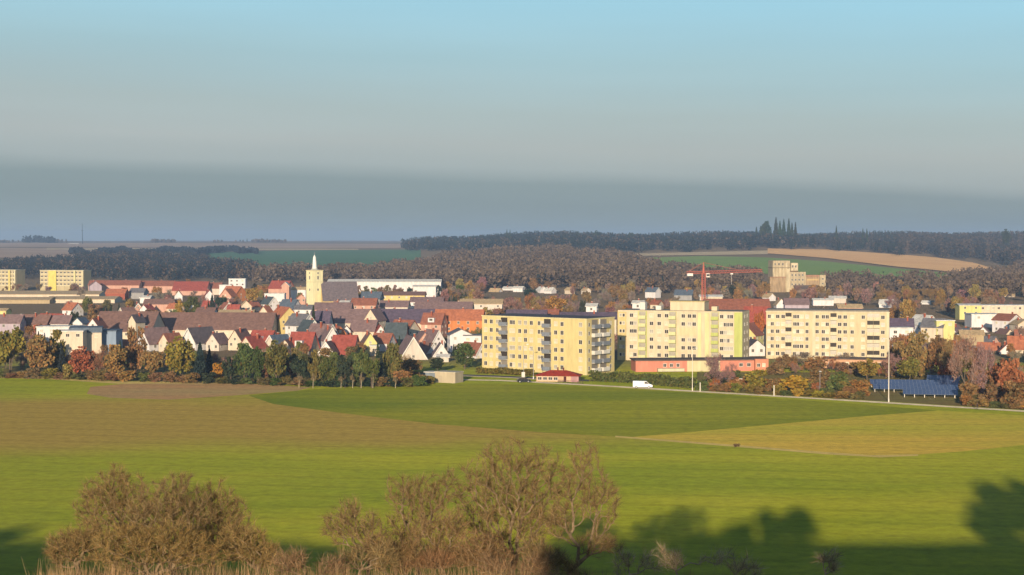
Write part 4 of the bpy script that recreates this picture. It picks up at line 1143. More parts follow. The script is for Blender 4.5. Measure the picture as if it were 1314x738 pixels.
for i in range(4):
    rng = np.random.default_rng(40 + i)
    for shp, n, sz in (('round', 1900, .052), ('tall', 1700, .05), ('bush', 1100, .075), ('conifer', 1700, .055)):
        p, sh = crown_points(rng, n, shp)
        v = quads(rng, p, sz * rng.uniform(.6, 1.3, n), 1.0)
        CROWNS[shp, i] = np_mesh('crown', v, 4, LEAF, tint_cols(sh, rng, 4))
    p, sh = crown_points(rng, 2600, 'round')
    CROWNS['dense', i] = np_mesh('crown', quads(rng, p, .095 * rng.uniform(.6, 1.3, 2600)), 4, LEAF, tint_cols(sh, rng, 4)); 
    # leafless crown: a haze of fine twigs round the limbs
    b, tips = branch_mb(rng, levels=3, spread=.75, base=.02, n0=6)
    TRUNKS['bare', i] = b.mesh('trunk', BARK)
    tp = np.array([[t.x, t.y, t.z] for t in tips])
    n = 3000
    c = tp[rng.integers(0, len(tp), n)] + rng.normal(0, .035, (n, 3))
    d = rng.normal(size=(n, 3)) + np.array([0, 0, .9]) + (c - np.array([0, 0, .45])) * 1.5; d /= np.linalg.norm(d, axis=1)[:, None]
    w = np.cross(d, rng.normal(size=(n, 3))); w /= np.linalg.norm(w, axis=1)[:, None]
    ln = rng.uniform(.03, .10, n)[:, None]
    wd = rng.uniform(.0035, .0075, n)[:, None]
    v = np.stack([c - w * wd, c + w * wd, c + d * ln], 1).reshape(-1, 3)
    s_ = 1.0 / v[:, 2].max()
    CROWNS['bare', i] = np_mesh('crown', v, 3, TWIG, tint_cols(rng.uniform(.7, 1.3, n), rng, 3))
    b, _ = branch_mb(rng, levels=1, spread=.5, base=.026, n0=5)
    TRUNKS['leafy', i] = b.mesh('trunk', BARK)
    b = MB(); b.tube([(0, 0, -.03), (0, 0, .5), (0, 0, .97)], [.02, .012, .003], 5); TRUNKS['conifer', i] = b.mesh('trunk', BARK)

COLS = {'olive': (.155, .125, .028), 'gold': (.26, .165, .03), 'rust': (.21, .095, .038), 'brown': (.165, .10, .045), 'yellowgreen': (.17, .165, .025),
        'green': (.060, .075, .022), 'dark': (.030, .042, .024), 'blue': (.024, .036, .032), 'orange': (.28, .145, .038), 'red': (.25, .088, .040),
        'grey': (.17, .13, .095), 'mauve': (.17, .105, .085), 'bronze': (.20, .13, .045), 'hedge': (.115, .125, .035), 'moss': (.095, .095, .030)}
_tr = random.Random(5)
TREES = []
def tree(name, label, loc, h, w, shape, colr, group=None, cat='tree', parts=True):
    i = _tr.randrange(4)
    root = empty(name, loc, _tr.uniform(0, 6.28)); tag(root, label, cat, group)
    c = [k * 1.35 * _tr.uniform(.86, 1.16) for k in COLS[colr]]
    tk = 'bare' if shape == 'bare' else 'conifer' if shape == 'conifer' else 'leafy'
    if shape != 'bush':
        t = link('trunk', TRUNKS[tk, i], root); t.scale = (w, w, h)
    o = link('crown', CROWNS[shape, i], root); o.scale = (w * (1.25 if shape == 'bare' else 1), w * (1.25 if shape == 'bare' else 1), h)
    o.color = c + [1]
    if shape == 'bush': o.name = 'foliage'
    return root
def tree_px(name, label, px, row, top, wpx, shape, colr, group=None, cat='tree', Y=None):
    """tree whose foot is on photo row `row` (or at distance Y), top at row `top`"""
    Y = Y or dist(row); p = at(px, Y)
    h = ztop(top, Y) - p.z
    w = wpx * Y / F
    TREES.append((px, Y, wpx, top))
    if shape == 'bare': w *= .85; h *= 1.08
    return tree(name, label, p, h, w, shape, colr, group, cat)

T = tree_px
# ---- belt of trees along the far edge of the field, left
T('broadleaf_tree', 'olive brown dense tree at the left edge of the tree belt', 12, 483, 417, 50, 'round', 'olive')
T('broadleaf_tree', 'dark olive tree cut by the left edge of the view', -14, 482, 424, 40, 'round', 'moss')
T('broadleaf_tree', 'large gold brown tree with a broad crown near the left end of the belt', 50, 484, 430, 44, 'round', 'bronze')
T('broadleaf_tree', 'olive tree with a reddish tinge between gold tree and rust tree', 72, 481, 424, 30, 'tall', 'olive')
T('conifer', 'dim blue green conifer squeezed in left of the rust red tree', 78, 484, 441, 17, 'conifer', 'blue')
T('broadleaf_tree', 'rust red rounded tree in front of the pale box shaped workshop', 105, 487, 445, 42, 'round', 'rust')
T('shrub', 'small orange brown shrub at the foot of the rust red tree', 88, 487, 464, 24, 'bush', 'bronze', cat='shrub')
T('bare_tree', 'dark leafless tree right of the rust red tree', 124, 487, 445, 26, 'bare', 'brown')
T('broadleaf_tree', 'brown thin leaved tree right of the pale workshop', 146, 488, 443, 40, 'round', 'bronze')
T('broadleaf_tree', 'tall russet tree half covering the white steep gable', 172, 485, 420, 34, 'tall', 'brown')
T('broadleaf_tree', 'low gold brown tree left of the big yellow green tree', 194, 488, 447, 36, 'round', 'bronze')
T('broadleaf_tree', 'big yellow green tree in the middle of the left belt', 230, 489, 432, 46, 'round', 'yellowgreen')
T('conifer', 'dark blue conifer right of the big yellow green tree', 256, 489, 440, 26, 'conifer', 'blue')
T('conifer', 'second lower dark blue conifer behind the gold bush', 268, 486, 447, 18, 'conifer', 'blue')
T('shrub', 'bright gold bush between dark conifers', 279, 490, 464, 20, 'bush', 'gold', cat='shrub')
T('broadleaf_tree', 'dense dark green tree right of the gold bush', 312, 491, 441, 36, 'round', 'green')
T('broadleaf_tree', 'lower dark green tree left of the dense dark green tree', 295, 491, 455, 26, 'round', 'dark')
T('broadleaf_tree', 'slim dark tree between dense green tree and olive tree', 331, 492, 446, 20, 'tall', 'green')
T('broadleaf_tree', 'big olive green tree left of the white roadside spot', 354, 493, 437, 38, 'round', 'moss')
T('broadleaf_tree', 'dark green low tree under the wide bright red roof', 384, 494, 457, 30, 'round', 'dark')
T('broadleaf_tree', 'slim yellowish tree at the right corner of the wide red roof', 403, 495, 450, 20, 'tall', 'olive')
T('broadleaf_tree', 'dark green tree below the white pointed gable', 420, 497, 459, 28, 'round', 'green')
T('broadleaf_tree', 'dark tree with thin pale stems below the largest red roof', 442, 498, 456, 28, 'tall', 'dark')
T('broadleaf_tree', 'olive dark tree right of the largest red roof', 462, 497, 447, 30, 'round', 'moss')
T('conifer', 'narrow black green conifer below the lemon yellow house', 489, 496, 452, 15, 'conifer', 'dark')
T('broadleaf_tree', 'dark green tree left of the narrow black green conifer', 476, 498, 458, 26, 'round', 'green')
T('broadleaf_tree', 'olive green tree in front of the pink walled teal roofed house', 503, 494, 441, 30, 'round', 'moss')
T('broadleaf_tree', 'rounded dark green tree standing left of the yellow block', 596, 474, 441, 34, 'round', 'green')
T('broadleaf_tree', 'dark low tree below the steep white gable', 561, 478, 458, 22, 'round', 'dark')
T('conifer', 'pointed dark conifer between grey roof and purple roof below the church', 402, 425, 392, 13, 'conifer', 'dark', Y=700)
T('shrub', 'reddish bare shrub below the large cream gabled house', 528, 484, 459, 32, 'bush', 'brown', cat='shrub')
T('shrub', 'russet shrub left of the beige shed', 540, 493, 480, 30, 'bush', 'brown', cat='shrub')
T('shrub', 'brown shrub at the right end of the belt', 516, 495, 474, 30, 'bush', 'bronze', cat='shrub')
T('shrub', 'dark shrub hiding the corner of the beige shed', 551, 493, 482, 18, 'bush', 'olive', cat='shrub')
for k, px in enumerate(range(-6, 545, 17)):
    tree_px('bush', 'low brown green bush in the hem of the tree belt', px + _tr.uniform(-4, 4), 485 + 12 * min(1, max(0, px / 420)), 474 + _tr.uniform(-6, 4) + 11 * min(1, max(0, px / 420)), _tr.uniform(20, 30), 'bush',
            _tr.choice(['olive', 'brown', 'moss', 'bronze'] if px < 250 else ['moss', 'green', 'brown', 'dark']), 'bushes along the hem of the tree belt', 'bush')
# pale thin stems in front of the belt
for k, px in enumerate((383, 401, 437, 452, 463, 478, 507)):
    Y = dist(498.5); p = at(px, Y)
    rt = empty('birch', p); tag(rt, 'thin pale stemmed young birch in front of the dark belt', 'tree', 'young birches along the field edge')
    b = MB(); hgt = _tr.uniform(3.5, 6); b.tube([(0, 0, -.1), (.1, 0, hgt * .6), (0, .1, hgt)], [.11, .08, .03], 5); b.build('trunk', paint(196, 180, 150), rt)
    o = link('crown', CROWNS['bare', k % 4], rt, (0, 0, hgt * .3)); o.scale = (2.2, 2.2, hgt * .75); o.color = (.2, .15, .08, 1)

# ---- right: park strip between the blocks and the track
T('bare_tree', 'pink brown leafless tree in front of the shop row', 917, 499, 446, 38, 'bare', 'mauve')
T('bare_tree', 'short leafless tree right of the pink brown one before the shop row', 935, 497, 462, 24, 'bare', 'mauve')
T('shrub', 'dark green shrub under the orange corner bay', 945, 486, 474, 16, 'bush', 'green', cat='shrub')
T('broadleaf_tree', 'olive leaved small tree below the orange corner bay', 972, 500, 473, 34, 'bush', 'olive', cat='tree')
T('shrub', 'golden orange wide bush beside the track', 1020, 505, 481, 46, 'bush', 'gold', cat='shrub')
T('shrub', 'golden low bush left of the golden orange wide bush', 996, 503, 484, 26, 'bush', 'bronze', cat='shrub')
T('bare_tree', 'wide reddish leafless tree before the left half of the right cream block', 1030, 478, 448, 44, 'bare', 'mauve', Y=535)
T('bare_tree', 'reddish leafless tree before the middle of the right cream block', 1062, 476, 452, 36, 'bare', 'rust', Y=530)
T('bare_tree', 'dull leafless tree before the right half of the right cream block', 1092, 476, 448, 36, 'bare', 'mauve', Y=532)
T('bare_tree', 'small leafless tree at the left corner of the right cream block', 1000, 480, 455, 26, 'bare', 'brown', Y=535)
T('broadleaf_tree', 'round olive green tree before the garage row', 1114, 488, 458, 34, 'round', 'olive')
T('shrub', 'dull dark shrub left of the round olive tree', 1076, 503, 476, 34, 'bush', 'moss', cat='shrub')
T('shrub', 'brown shrub under the leafless trees', 1052, 500, 470, 34, 'bush', 'brown', cat='shrub')
T('shrub', 'low mixed shrub left of the solar rows', 1104, 508, 486, 36, 'bush', 'bronze', cat='shrub')
T('bare_tree', 'mauve leafless tree right of the garage row', 1146, 486, 448, 34, 'bare', 'mauve')
T('broadleaf_tree', 'tall gold brown tree above the solar rows', 1176, 485, 425, 42, 'tall', 'bronze')
T('broadleaf_tree', 'olive green lower tree above the solar rows', 1168, 490, 458, 36, 'round', 'olive')
T('broadleaf_tree', 'rust brown rounded tree right of the tall gold tree', 1202, 486, 434, 36, 'round', 'brown')
T('broadleaf_tree', 'glowing red orange tree above the right end of the solar rows', 1216, 490, 455, 34, 'round', 'red')
T('bare_tree', 'tall grey leafless tree right of the solar rows', 1238, 512, 414, 46, 'bare', 'grey')
T('bare_tree', 'second tall grey leafless tree nearer the right edge', 1262, 512, 428, 46, 'bare', 'grey')
T('bare_tree', 'thin leafless tree behind the glowing red orange tree', 1226, 495, 425, 34, 'bare', 'brown')
T('broadleaf_tree', 'rusty low tree beside the right lamp post', 1252, 512, 472, 30, 'bush', 'rust')
T('broadleaf_tree', 'rust orange rounded tree below the white gable at the right edge', 1296, 515, 455, 46, 'round', 'rust')
T('shrub', 'brown shrub mass at the right edge by the track', 1302, 525, 486, 46, 'bush', 'brown', cat='shrub')
T('shrub', 'brown thicket right of the solar rows', 1243, 518, 490, 34, 'bush', 'bronze', cat='shrub')
T('shrub', 'brown thicket left of the shrub mass at the right edge', 1274, 521, 492, 36, 'bush', 'brown', cat='shrub')
T('broadleaf_tree', 'brown tree left of the rust orange rounded tree', 1278, 512, 462, 30, 'round', 'brown')
T('broadleaf_tree', 'olive tree behind the tall grey leafless trees', 1250, 495, 448, 36, 'round', 'olive')
for k, px in enumerate(range(905, 1330, 15)):
    r0 = 503.5 + (px - 905) * .058
    tree_px('bush', 'low dry brown bush in the strip behind the farm track', px + _tr.uniform(-5, 5), r0 - 1.5, r0 - 9 - _tr.uniform(0, 7), _tr.uniform(16, 26), 'bush', _tr.choice(['brown', 'bronze', 'olive', 'gold', 'moss']), 'bushes in the strip behind the farm track', 'bush') if not 1108 < px < 1236 else None

# ---- single trees in town
T('broadleaf_tree', 'glowing golden tree beside the wide orange red roof', 324, 0, 367, 20, 'round', 'orange', Y=1000)
T('broadleaf_tree', 'pale yellow round tree on the left side of town', 229, 0, 386, 13, 'round', 'gold', Y=860)
T('broadleaf_tree', 'dark round tree among the small white houses on the left', 96, 0, 397, 20, 'round', 'dark', Y=690)
T('broadleaf_tree', 'olive tree right of the small orange roof on the left', 112, 0, 380.5, 17, 'round', 'moss', Y=900)
T('broadleaf_tree', 'grey green round tree below the low cream warehouse', 137, 0, 385, 17, 'round', 'moss', Y=900)
T('broadleaf_tree', 'dark tree left of the peach gable', 283, 0, 380, 18, 'round', 'dark', Y=960)
T('conifer', 'dark conifer right of the red roofed hall', 272, 0, 378, 12, 'conifer', 'blue', Y=960)
T('broadleaf_tree', 'dark green wide tree above the very long brown roof', 246, 0, 381, 26, 'round', 'green', Y=850)
T('broadleaf_tree', 'glowing orange tree above the blue black terrace', 712, 0, 380, 34, 'round', 'orange', Y=900)
T('broadleaf_tree', 'orange brown tree left of the glowing orange tree', 692, 0, 383, 22, 'round', 'bronze', Y=920)
T('broadleaf_tree', 'dark tree just left of the white house above the yellow block', 748, 0, 383, 15, 'round', 'dark', Y=800)
T('broadleaf_tree', 'dark tree on the slope between two white villas', 680, 0, 370, 22, 'round', 'dark', Y=1150)
T('broadleaf_tree', 'dark green tree right of the yellow school', 590, 0, 366, 22, 'round', 'green', Y=1180)
T('broadleaf_tree', 'brown tree behind the left roof corner of the lime striped block', 800, 0, 388, 26, 'round', 'brown', Y=720)
T('broadleaf_tree', 'crimson leaved tree between lime striped and right cream block', 975, 0, 396, 16, 'round', 'red', Y=625)
T('broadleaf_tree', 'dark tree right of the red crane', 940, 0, 366, 20, 'round', 'dark', Y=1100)

# ---- trees scattered through the town; kept clear of the fronts of the houses
HOUSES = []
bpy.context.view_layer.update()
for o in list(col.objects):
    if o.type == 'EMPTY' and o.parent is None and o.get('category') not in (None, 'tree', 'bush', 'shrub', 'crane'):
        P = [c.matrix_world @ Vector(k) for c in o.children for k in c.bound_box]
        cols3_ = [CX + F * p.x / p.y for p in P]; rows3 = [HZ - F * (p.z - CAM_Z) / p.y for p in P]
        HOUSES.append((min(cols3_), max(cols3_), min(rows3), min(p.y for p in P), max(p.y for p in P)))
def scatter(n, c0, c1, Y0, Y1, hts, kinds, where, seed, keep=.12, rel=1.0):
    rr = random.Random(seed); done = 0; tries = 0
    while done < n and tries < n * 60:
        tries += 1
        px = rr.uniform(c0, c1); Y = math.sqrt(rr.uniform(Y0 ** 2, Y1 ** 2))
        h = rr.uniform(*hts); shape, colr, word = rr.choice(kinds)
        w = h * (.75 if shape in ('round', 'bare') else .5 if shape == 'tall' else 1.1 if shape == 'bush' else .42) * rr.uniform(.8, 1.2)
        p = at(px, Y); wp = w * F / Y / 2
        top = HZ + F * (CAM_Z - p.z - h) / Y
        bad = False
        for (a0, a1, t0, ya, yb) in HOUSES:
            if px + wp < a0 or px - wp > a1: continue
            if ya - w / 2 - 1 < Y < yb + w / 2 + 1 and a0 - 2 < px < a1 + 2: bad = True; break
            if Y < ya and top < t0 + 7 and rr.random() > keep: bad = True; break
        if bad: continue
        done += 1
        tree({'bare': 'bare_tree', 'conifer': 'conifer', 'bush': 'bush'}.get(shape, 'broadleaf_tree'), word + ' ' + where, p, h, w, shape, colr, word + 's ' + where, 'bush' if shape == 'bush' else 'tree')
BR = [('bare', 'mauve', 'small leafless tree'), ('bare', 'brown', 'small leafless tree'), ('round', 'brown', 'small brown leaved tree'), ('round', 'moss', 'small olive tree'), ('bush', 'brown', 'garden bush'), ('conifer', 'dark', 'small dark conifer')]
BW = [('bare', 'mauve', 'leafless tree'), ('bare', 'grey', 'leafless tree'), ('bare', 'brown', 'leafless tree'), ('round', 'brown', 'brown leaved tree'), ('round', 'bronze', 'brown leaved tree'), ('round', 'mauve', 'brown leaved tree')]
scatter(46, -10, 340, 575, 690, (4, 8), BR, 'among the front houses left of the wide red roof', 1)
scatter(44, 340, 620, 565, 690, (4, 8), BR, 'among the front houses between wide red roof and yellow block', 2)
scatter(56, 110, 345, 730, 1000, (5, 10), BR, 'between the long brown roofs and the left town edge', 3)
scatter(50, -10, 345, 900, 1330, (6, 11), BW, 'along the left town edge', 4)
scatter(44, 340, 640, 720, 1150, (5, 10), BR, 'around the church and the purple roofs', 5)
scatter(95, 560, 800, 760, 1320, (7, 12), BW, 'above the yellow block', 6)
scatter(80, 780, 985, 620, 1300, (7, 13), BW, 'around the crane and behind the lime striped block', 7)
scatter(100, 1010, 1325, 640, 1250, (7, 13), BW, 'behind the right cream block', 8)
scatter(36, 1140, 1330, 540, 640, (5, 10), [('bare', 'mauve', 'leafless tree'), ('round', 'brown', 'brown leaved tree'), ('round', 'rust', 'rusty tree'), ('bare', 'grey', 'leafless tree'), ('round', 'bronze', 'brown leaved tree')], 'in the autumn park at the right', 9, keep=.3)

scatter(70, 895, 1330, 425, 520, (1.2, 3.6), [('bush', 'brown', 'brown scrub bush'), ('bush', 'bronze', 'tawny scrub bush'), ('bush', 'moss', 'olive scrub bush'), ('bush', 'rust', 'russet scrub bush'), ('bare', 'mauve', 'leafless sapling')], 'in the rough grass behind the track', 12, keep=.6) if False else None
def strip(n, c0, c1, r0, r1, hts, kinds, where, seed, off=(2, 40)):
    rr = random.Random(seed)
    for k in range(n):
        px = rr.uniform(c0, c1); base = r0 + (r1 - r0) * (px - c0) / (c1 - c0)
        Y = dist(base) + rr.uniform(*off)
        if 1112 < px < 1236 and Y < 485: continue
        h = rr.uniform(*hts); shape, colr, word = rr.choice(kinds)
        w = h * (1.3 if shape == 'bush' else .7) * rr.uniform(.8, 1.2)
        tree('bush' if shape == 'bush' else 'bare_tree' if shape == 'bare' else 'broadleaf_tree', word + ' ' + where, at(px, Y), h, w, shape, colr, word + 's ' + where, 'bush' if shape == 'bush' else 'tree')
strip(90, 900, 1335, 503.5, 529, (1.2, 3.4), [('bush', 'brown', 'brown scrub bush'), ('bush', 'bronze', 'tawny scrub bush'), ('bush', 'moss', 'olive scrub bush'), ('bush', 'rust', 'russet scrub bush'), ('bare', 'mauve', 'leafless sapling')], 'in the rough grass behind the track', 12)
strip(26, 1150, 1335, 512, 529, (4.5, 8), [('bare', 'mauve', 'slim leafless tree'), ('tall', 'brown', 'slim brown leaved tree'), ('bare', 'grey', 'slim leafless tree'), ('round', 'bronze', 'tawny leaved tree'), ('round', 'rust', 'russet tree')], 'in the autumn thicket right of the solar rows', 14, (35, 90))
strip(24, -15, 350, 484, 491, (5.5, 8.2), [('round', 'bronze', 'tawny tree'), ('tall', 'brown', 'brown tree'), ('bare', 'mauve', 'leafless tree'), ('round', 'olive', 'olive tree'), ('round', 'moss', 'mossy green tree')], 'in the back row of the left tree belt', 15, (12, 40))
strip(36, 330, 530, 493, 494, (5.5, 8.6), [('round', 'moss', 'mossy green tree'), ('tall', 'green', 'dark green tree'), ('bare', 'brown', 'leafless tree'), ('round', 'brown', 'brown tree')], 'in the back row of the right half of the belt', 16, (10, 36))
strip(26, 985, 1145, 485, 487, (2.5, 5.5), [('bare', 'mauve', 'reddish leafless shrub'), ('bare', 'rust', 'reddish leafless shrub'), ('bush', 'brown', 'brown shrub')], 'at the foot of the right cream block', 17, (0, 30))

for k in range(15):
    tree_px('broadleaf_tree', 'dull tree of the row hiding the foot of the long white hall', 432 + k * 9.2 + _tr.uniform(-2, 2), 0, 366.5 + _tr.uniform(-.8, 3), _tr.uniform(9, 14), _tr.choice(['round', 'tall', 'round']), _tr.choice(['mauve', 'dark', 'brown', 'moss']), 'trees in the row before the long white hall', Y=1195)
# ---- hedges
def hedge(name, label, pts, rows_, h, wdt, colr, seed):
    rng = np.random.default_rng(seed)
    P = [ground_px(a, r) for a, r in zip(pts, rows_)]
    seg = [(P[i], P[i+1]) for i in range(len(P) - 1)]
    root = empty(name, P[0]); tag(root, label, 'hedge')
    C_ = []
    for a, c in seg:
        ln = (c - a).length; n = int(ln * 85)
        t = rng.uniform(0, 1, n)[:, None]; A_ = np.array(a)[None, :]; B_ = np.array(c)[None, :]
        dd = np.array((c - a).normalized()); nn = np.array([-dd[1], dd[0], 0])
        s = rng.uniform(-.5, .5, n)[:, None]
        lump = 1 + .10 * np.sin(t * ln / 3.1 + seed) + .07 * np.sin(t * ln / 1.1)
        z = (rng.uniform(0, 1, n)[:, None] ** .6) * h * lump
        C_.append(A_ + (B_ - A_) * t + nn * s * wdt + np.array([0, 0, 1.0]) * z)
    c = np.concatenate(C_) - np.array(P[0])[None, :]
    v = quads(rng, c, rng.uniform(.25, .55, len(c)))
    o = link('foliage', np_mesh('foliage', v, 4, LEAF, tint_cols(rng.uniform(.65, 1.3, len(c)), rng, 4)), root)
    o.color = COLS[colr] + (1,)
    b = MB()
    for a, c_ in seg:
        a2, c2 = a - P[0], c_ - P[0]
        for k in range(int((c2 - a2).length / 2)):
            q = a2.lerp(c2, (k + .5) / max(1, int((c2 - a2).length / 2))); b.tube([(q.x, q.y, -.1), (q.x, q.y, h * .8)], [.05, .03], 4)
    b.build('stems', BARK, root)
hedge('hedge', 'long dark green clipped hedge along the farm track behind the white van', [757, 800, 850, 892], [489.5, 491.5, 495.5, 499.5], 3.1, 2.2, 'hedge', 3)
hedge('hedge', 'low olive hedge at the foot of the yellow block', [612, 650, 684], [479.5, 481, 483], 1.9, 2, 'olive', 4)
# ------------------------------------------------------------------ far woods that read as one mass
WOODM = leaf_mat('far_wood_leaves', 0.0)
def wood(name, cols_, tops, bottoms, Yr, spacing, hts, per, colr, conifer=0.0, seed=0, size=(.9, 2.1), colr2=None, mix=None, wb=1.0, vr=(.72, 1.25)):
    """trees standing on the land wherever the ground shows between the two boundary lines (by column and row of the photo)"""
    rng = np.random.default_rng(seed)
    c0, c1 = cols_[0], cols_[-1]
    Ymin, Ymax = Yr
    xw0, xw1 = (c0 - CX) / F, (c1 - CX) / F
    area = (xw1 - xw0) * (Ymax ** 2 - Ymin ** 2) / 2
    n = int(area / spacing ** 2)
    Y = np.sqrt(rng.uniform(Ymin ** 2, Ymax ** 2, n)); c = rng.uniform(c0, c1, n)
    x = (c - CX) / F * Y
    z = height(x, Y)
    row = HZ - (z - CAM_Z) * F / Y
    tp, bt = np.interp(c, cols_, tops), np.interp(c, cols_, bottoms)
    wob = 2.0 * np.sin(c * .09 + seed) + 1.2 * np.sin(c * .23)
    ok = (row > tp + wob * wb) & (row < bt + wob * wb)
    x, Y, z, c = x[ok], Y[ok], z[ok], c[ok]; n = len(x)
    h = rng.uniform(hts[0], hts[1], n) * (1 + .12 * np.sin(x * .02)); w = h * rng.uniform(.4, .62, n)
    con = rng.uniform(0, 1, n) < (conifer if not callable(conifer) else conifer(c))
    w = np.where(con, h * .3, w)
    m = int(per * 1.9)
    tr = np.repeat(np.arange(n), m); N = n * m
    zz = rng.uniform(.18, 1, N)
    prof = np.where(con[tr], (1 - zz) * 1.0 + .05, np.sqrt(np.clip(1 - ((zz - .55) / .47) ** 2, .03, 1)))
    th = rng.uniform(0, 6.283, N); rr = np.sqrt(rng.uniform(.2, 1, N)) * prof * w[tr] * .5
    P = np.stack([x[tr] + rr * np.cos(th), Y[tr] + rr * np.sin(th), z[tr] - .3 + zz * h[tr]], 1)
    sz = rng.uniform(size[0], size[1], N) * np.where(con[tr], .75, 1)
    v = quads(rng, P, sz)
    base = np.array(COLS[colr] if isinstance(colr, str) else colr); dk = np.array((.020, .030, .028))
    alt = np.array(COLS[colr2] if isinstance(colr2, str) else (colr2 or base))
    tsh = rng.uniform(vr[0], vr[1], n); pick = rng.uniform(0, 1, n) < (mix or 0)
    cc = np.where(con[:, None], dk[None, :], np.where(pick[:, None], alt[None, :], base[None, :])) * tsh[:, None]
    cc = cc[tr] * rng.uniform(.8, 1.2, N)[:, None]
    cl = np.concatenate([cc, np.ones((N, 1))], 1)
    o = link(name, np_mesh(name, v, 4, WOODM, np.repeat(cl, 4, 0)))
    o.color = (1, 1, 1, 1)
    tag(o, kind='stuff')
    return o
BROWNW = (.094, .070, .054); BROWN2 = (.116, .086, .060); DKW = (.022, .029, .036)
wood('left_wood', [-60, 40, 130, 230, 300, 330], [344, 341, 334, 334, 341, 352], [357, 359, 360, 360, 360, 360], (1550, 2600), 8.5, (11, 16), 13, DKW, .25, 1, vr=(.85, 1.12), size=(.7, 1.7), colr2=BROWNW, mix=.3)
wood('left_edge_wood', [300, 380, 460, 560], [352, 352, 353, 350], [363, 364, 364, 364], (1350, 2050), 8.5, (9, 14), 13, BROWNW, .08, 2, colr2=BROWN2, mix=.4)
wood('middle_wood', [420, 480, 540, 590, 640, 700, 760, 810, 850], [358, 352, 342, 331, 326, 326, 331, 337, 348], [366, 368, 370, 372, 372, 372, 372, 372, 372], (1320, 2700), 7.5, (10, 16), 13, BROWNW, .03, 3, colr2=BROWN2, mix=.45)
wood('ridge_wood', [500, 540, 600, 760, 830, 900, 990], [300, 300, 300, 300, 300, 300, 300], [319, 322, 328, 331, 324, 322, 319.5], (2350, 3350), 9.5, (13, 20), 11, (.022, .031, .038), lambda c: np.where(c < 860, .6, .45), 4, vr=(.85, 1.12), size=(1.1, 2.3), colr2=BROWNW, mix=.25)
wood('right_ridge_wood', [985, 1060, 1130, 1200, 1260, 1345], [300, 300, 300, 300, 300, 300], [319, 320, 325.5, 329, 336, 347], (1950, 3350), 9.0, (13, 19), 11, (.034, .038, .042), lambda c: np.where(c < 1150, .75, .22), 5, vr=(.82, 1.15), size=(1.0, 2.2), colr2=BROWNW, mix=.4)
wood('right_wood', [1056, 1064, 1100, 1160, 1220, 1285, 1345], [362, 361, 363, 366, 364, 350, 346], [362, 384, 388, 388, 388, 386, 384], (1150, 2050), 7.5, (8, 13), 14, BROWNW, .03, 6, size=(.7, 1.8), colr2=BROWN2, mix=.5)
wood('slope_wood', [740, 800, 840, 900, 972, 978, 1000], [340, 342, 345, 351, 355, 358, 358], [376, 378, 380, 380, 378, 358, 358], (1250, 2200), 7.5, (8, 13), 14, BROWNW, .05, 7, size=(.7, 1.8), colr2=BROWN2, mix=.5)
wood('horizon_hedgerows', [-40, 20, 60, 90, 120, 260, 400, 520], [309.5] * 8, [311.3, 311.4, 311.6, 311.2, 311, 311, 311.3, 311.5], (4300, 5600), 24, (5, 11), 9, BROWNW, .2, 8, size=(2, 5), wb=.12)
wood('horizon_copse', [22, 46, 60, 82], [309] * 4, [312] * 4, (4600, 5000), 14, (14, 22), 12, DKW, .2, 9, size=(2.5, 5), wb=.1)
wood('plain_hedge', [90, 200, 330], [325, 324, 322.5], [328, 326, 324.5], (2700, 3300), 9, (7, 11), 10, DKW, .1, 10, size=(2.5, 4))
wood('ridge_copse', [968, 976, 990, 1018, 1026], [300] * 5, [309, 312, 312, 312, 309], (2680, 2880), 5.5, (17, 25), 16, (.022, .031, .034), .6, 12, vr=(.85, 1.1), size=(1.2, 2.4), wb=.1)
wood('horizon_wood', [452, 470, 500, 540], [306] * 4, [311.5, 314, 314.5, 314], (3300, 3900), 10, (10, 17), 12, BROWNW, .3, 13, size=(1.6, 3.2), wb=.2)
# tall firs and single trees that stand clear of the ridge against the sky
k = 0
for px, top, Y, wp, shp, lab in ((970.5, 291.5, 2750, 6, 'conifer', 'low fir at the left of the tall fir group on the ridge'), (983.5, 284, 2760, 10, 'round', 'broad dark tree in the tall fir group on the ridge'),
        (979, 288, 2740, 7, 'tall', 'leaning dark tree at the left of the broad dark tree on the ridge'), (995.5, 279.5, 2760, 8, 'conifer', 'tallest fir of the group on the ridge'), (1000.5, 284, 2740, 7, 'conifer', 'fir just right of the tallest fir on the ridge'),
        (1005.5, 281.5, 2770, 7, 'conifer', 'third tall fir from the left on the ridge'), (1012, 281, 2760, 7, 'conifer', 'fourth tall fir from the left on the ridge'), (1016, 286, 2740, 6, 'conifer', 'fir second from the right in the ridge group'),
        (1020.5, 285.5, 2760, 6, 'conifer', 'rightmost fir of the tall group on the ridge'), (1073, 290, 2700, 6, 'conifer', 'pointed fir standing alone on the right ridge'), (1107, 293, 2700, 5, 'conifer', 'pair fir left on the right ridge'),
        (1112, 293.5, 2700, 5, 'conifer', 'pair fir right on the right ridge'), (1291, 294, 2700, 10, 'round', 'broad tree on the ridge near the right edge'), (650.5, 294.5, 2900, 4, 'conifer', 'left one of two slender firs on the middle ridge'),
        (654.5, 295, 2900, 4, 'conifer', 'right one of two slender firs on the middle ridge'), (740, 295.5, 2900, 7, 'round', 'rounded tree on the middle ridge'), (766, 296, 2900, 11, 'round', 'broad rounded tree on the middle ridge'),
        (810, 297, 2900, 7, 'round', 'small rounded tree at the right of the middle ridge')):
    T('fir_tree' if shp == 'conifer' else 'broadleaf_tree', lab, px, 0, top, wp * (1.7 if px < 1060 and px > 960 else 1.35), shp, 'dark', Y=Y)
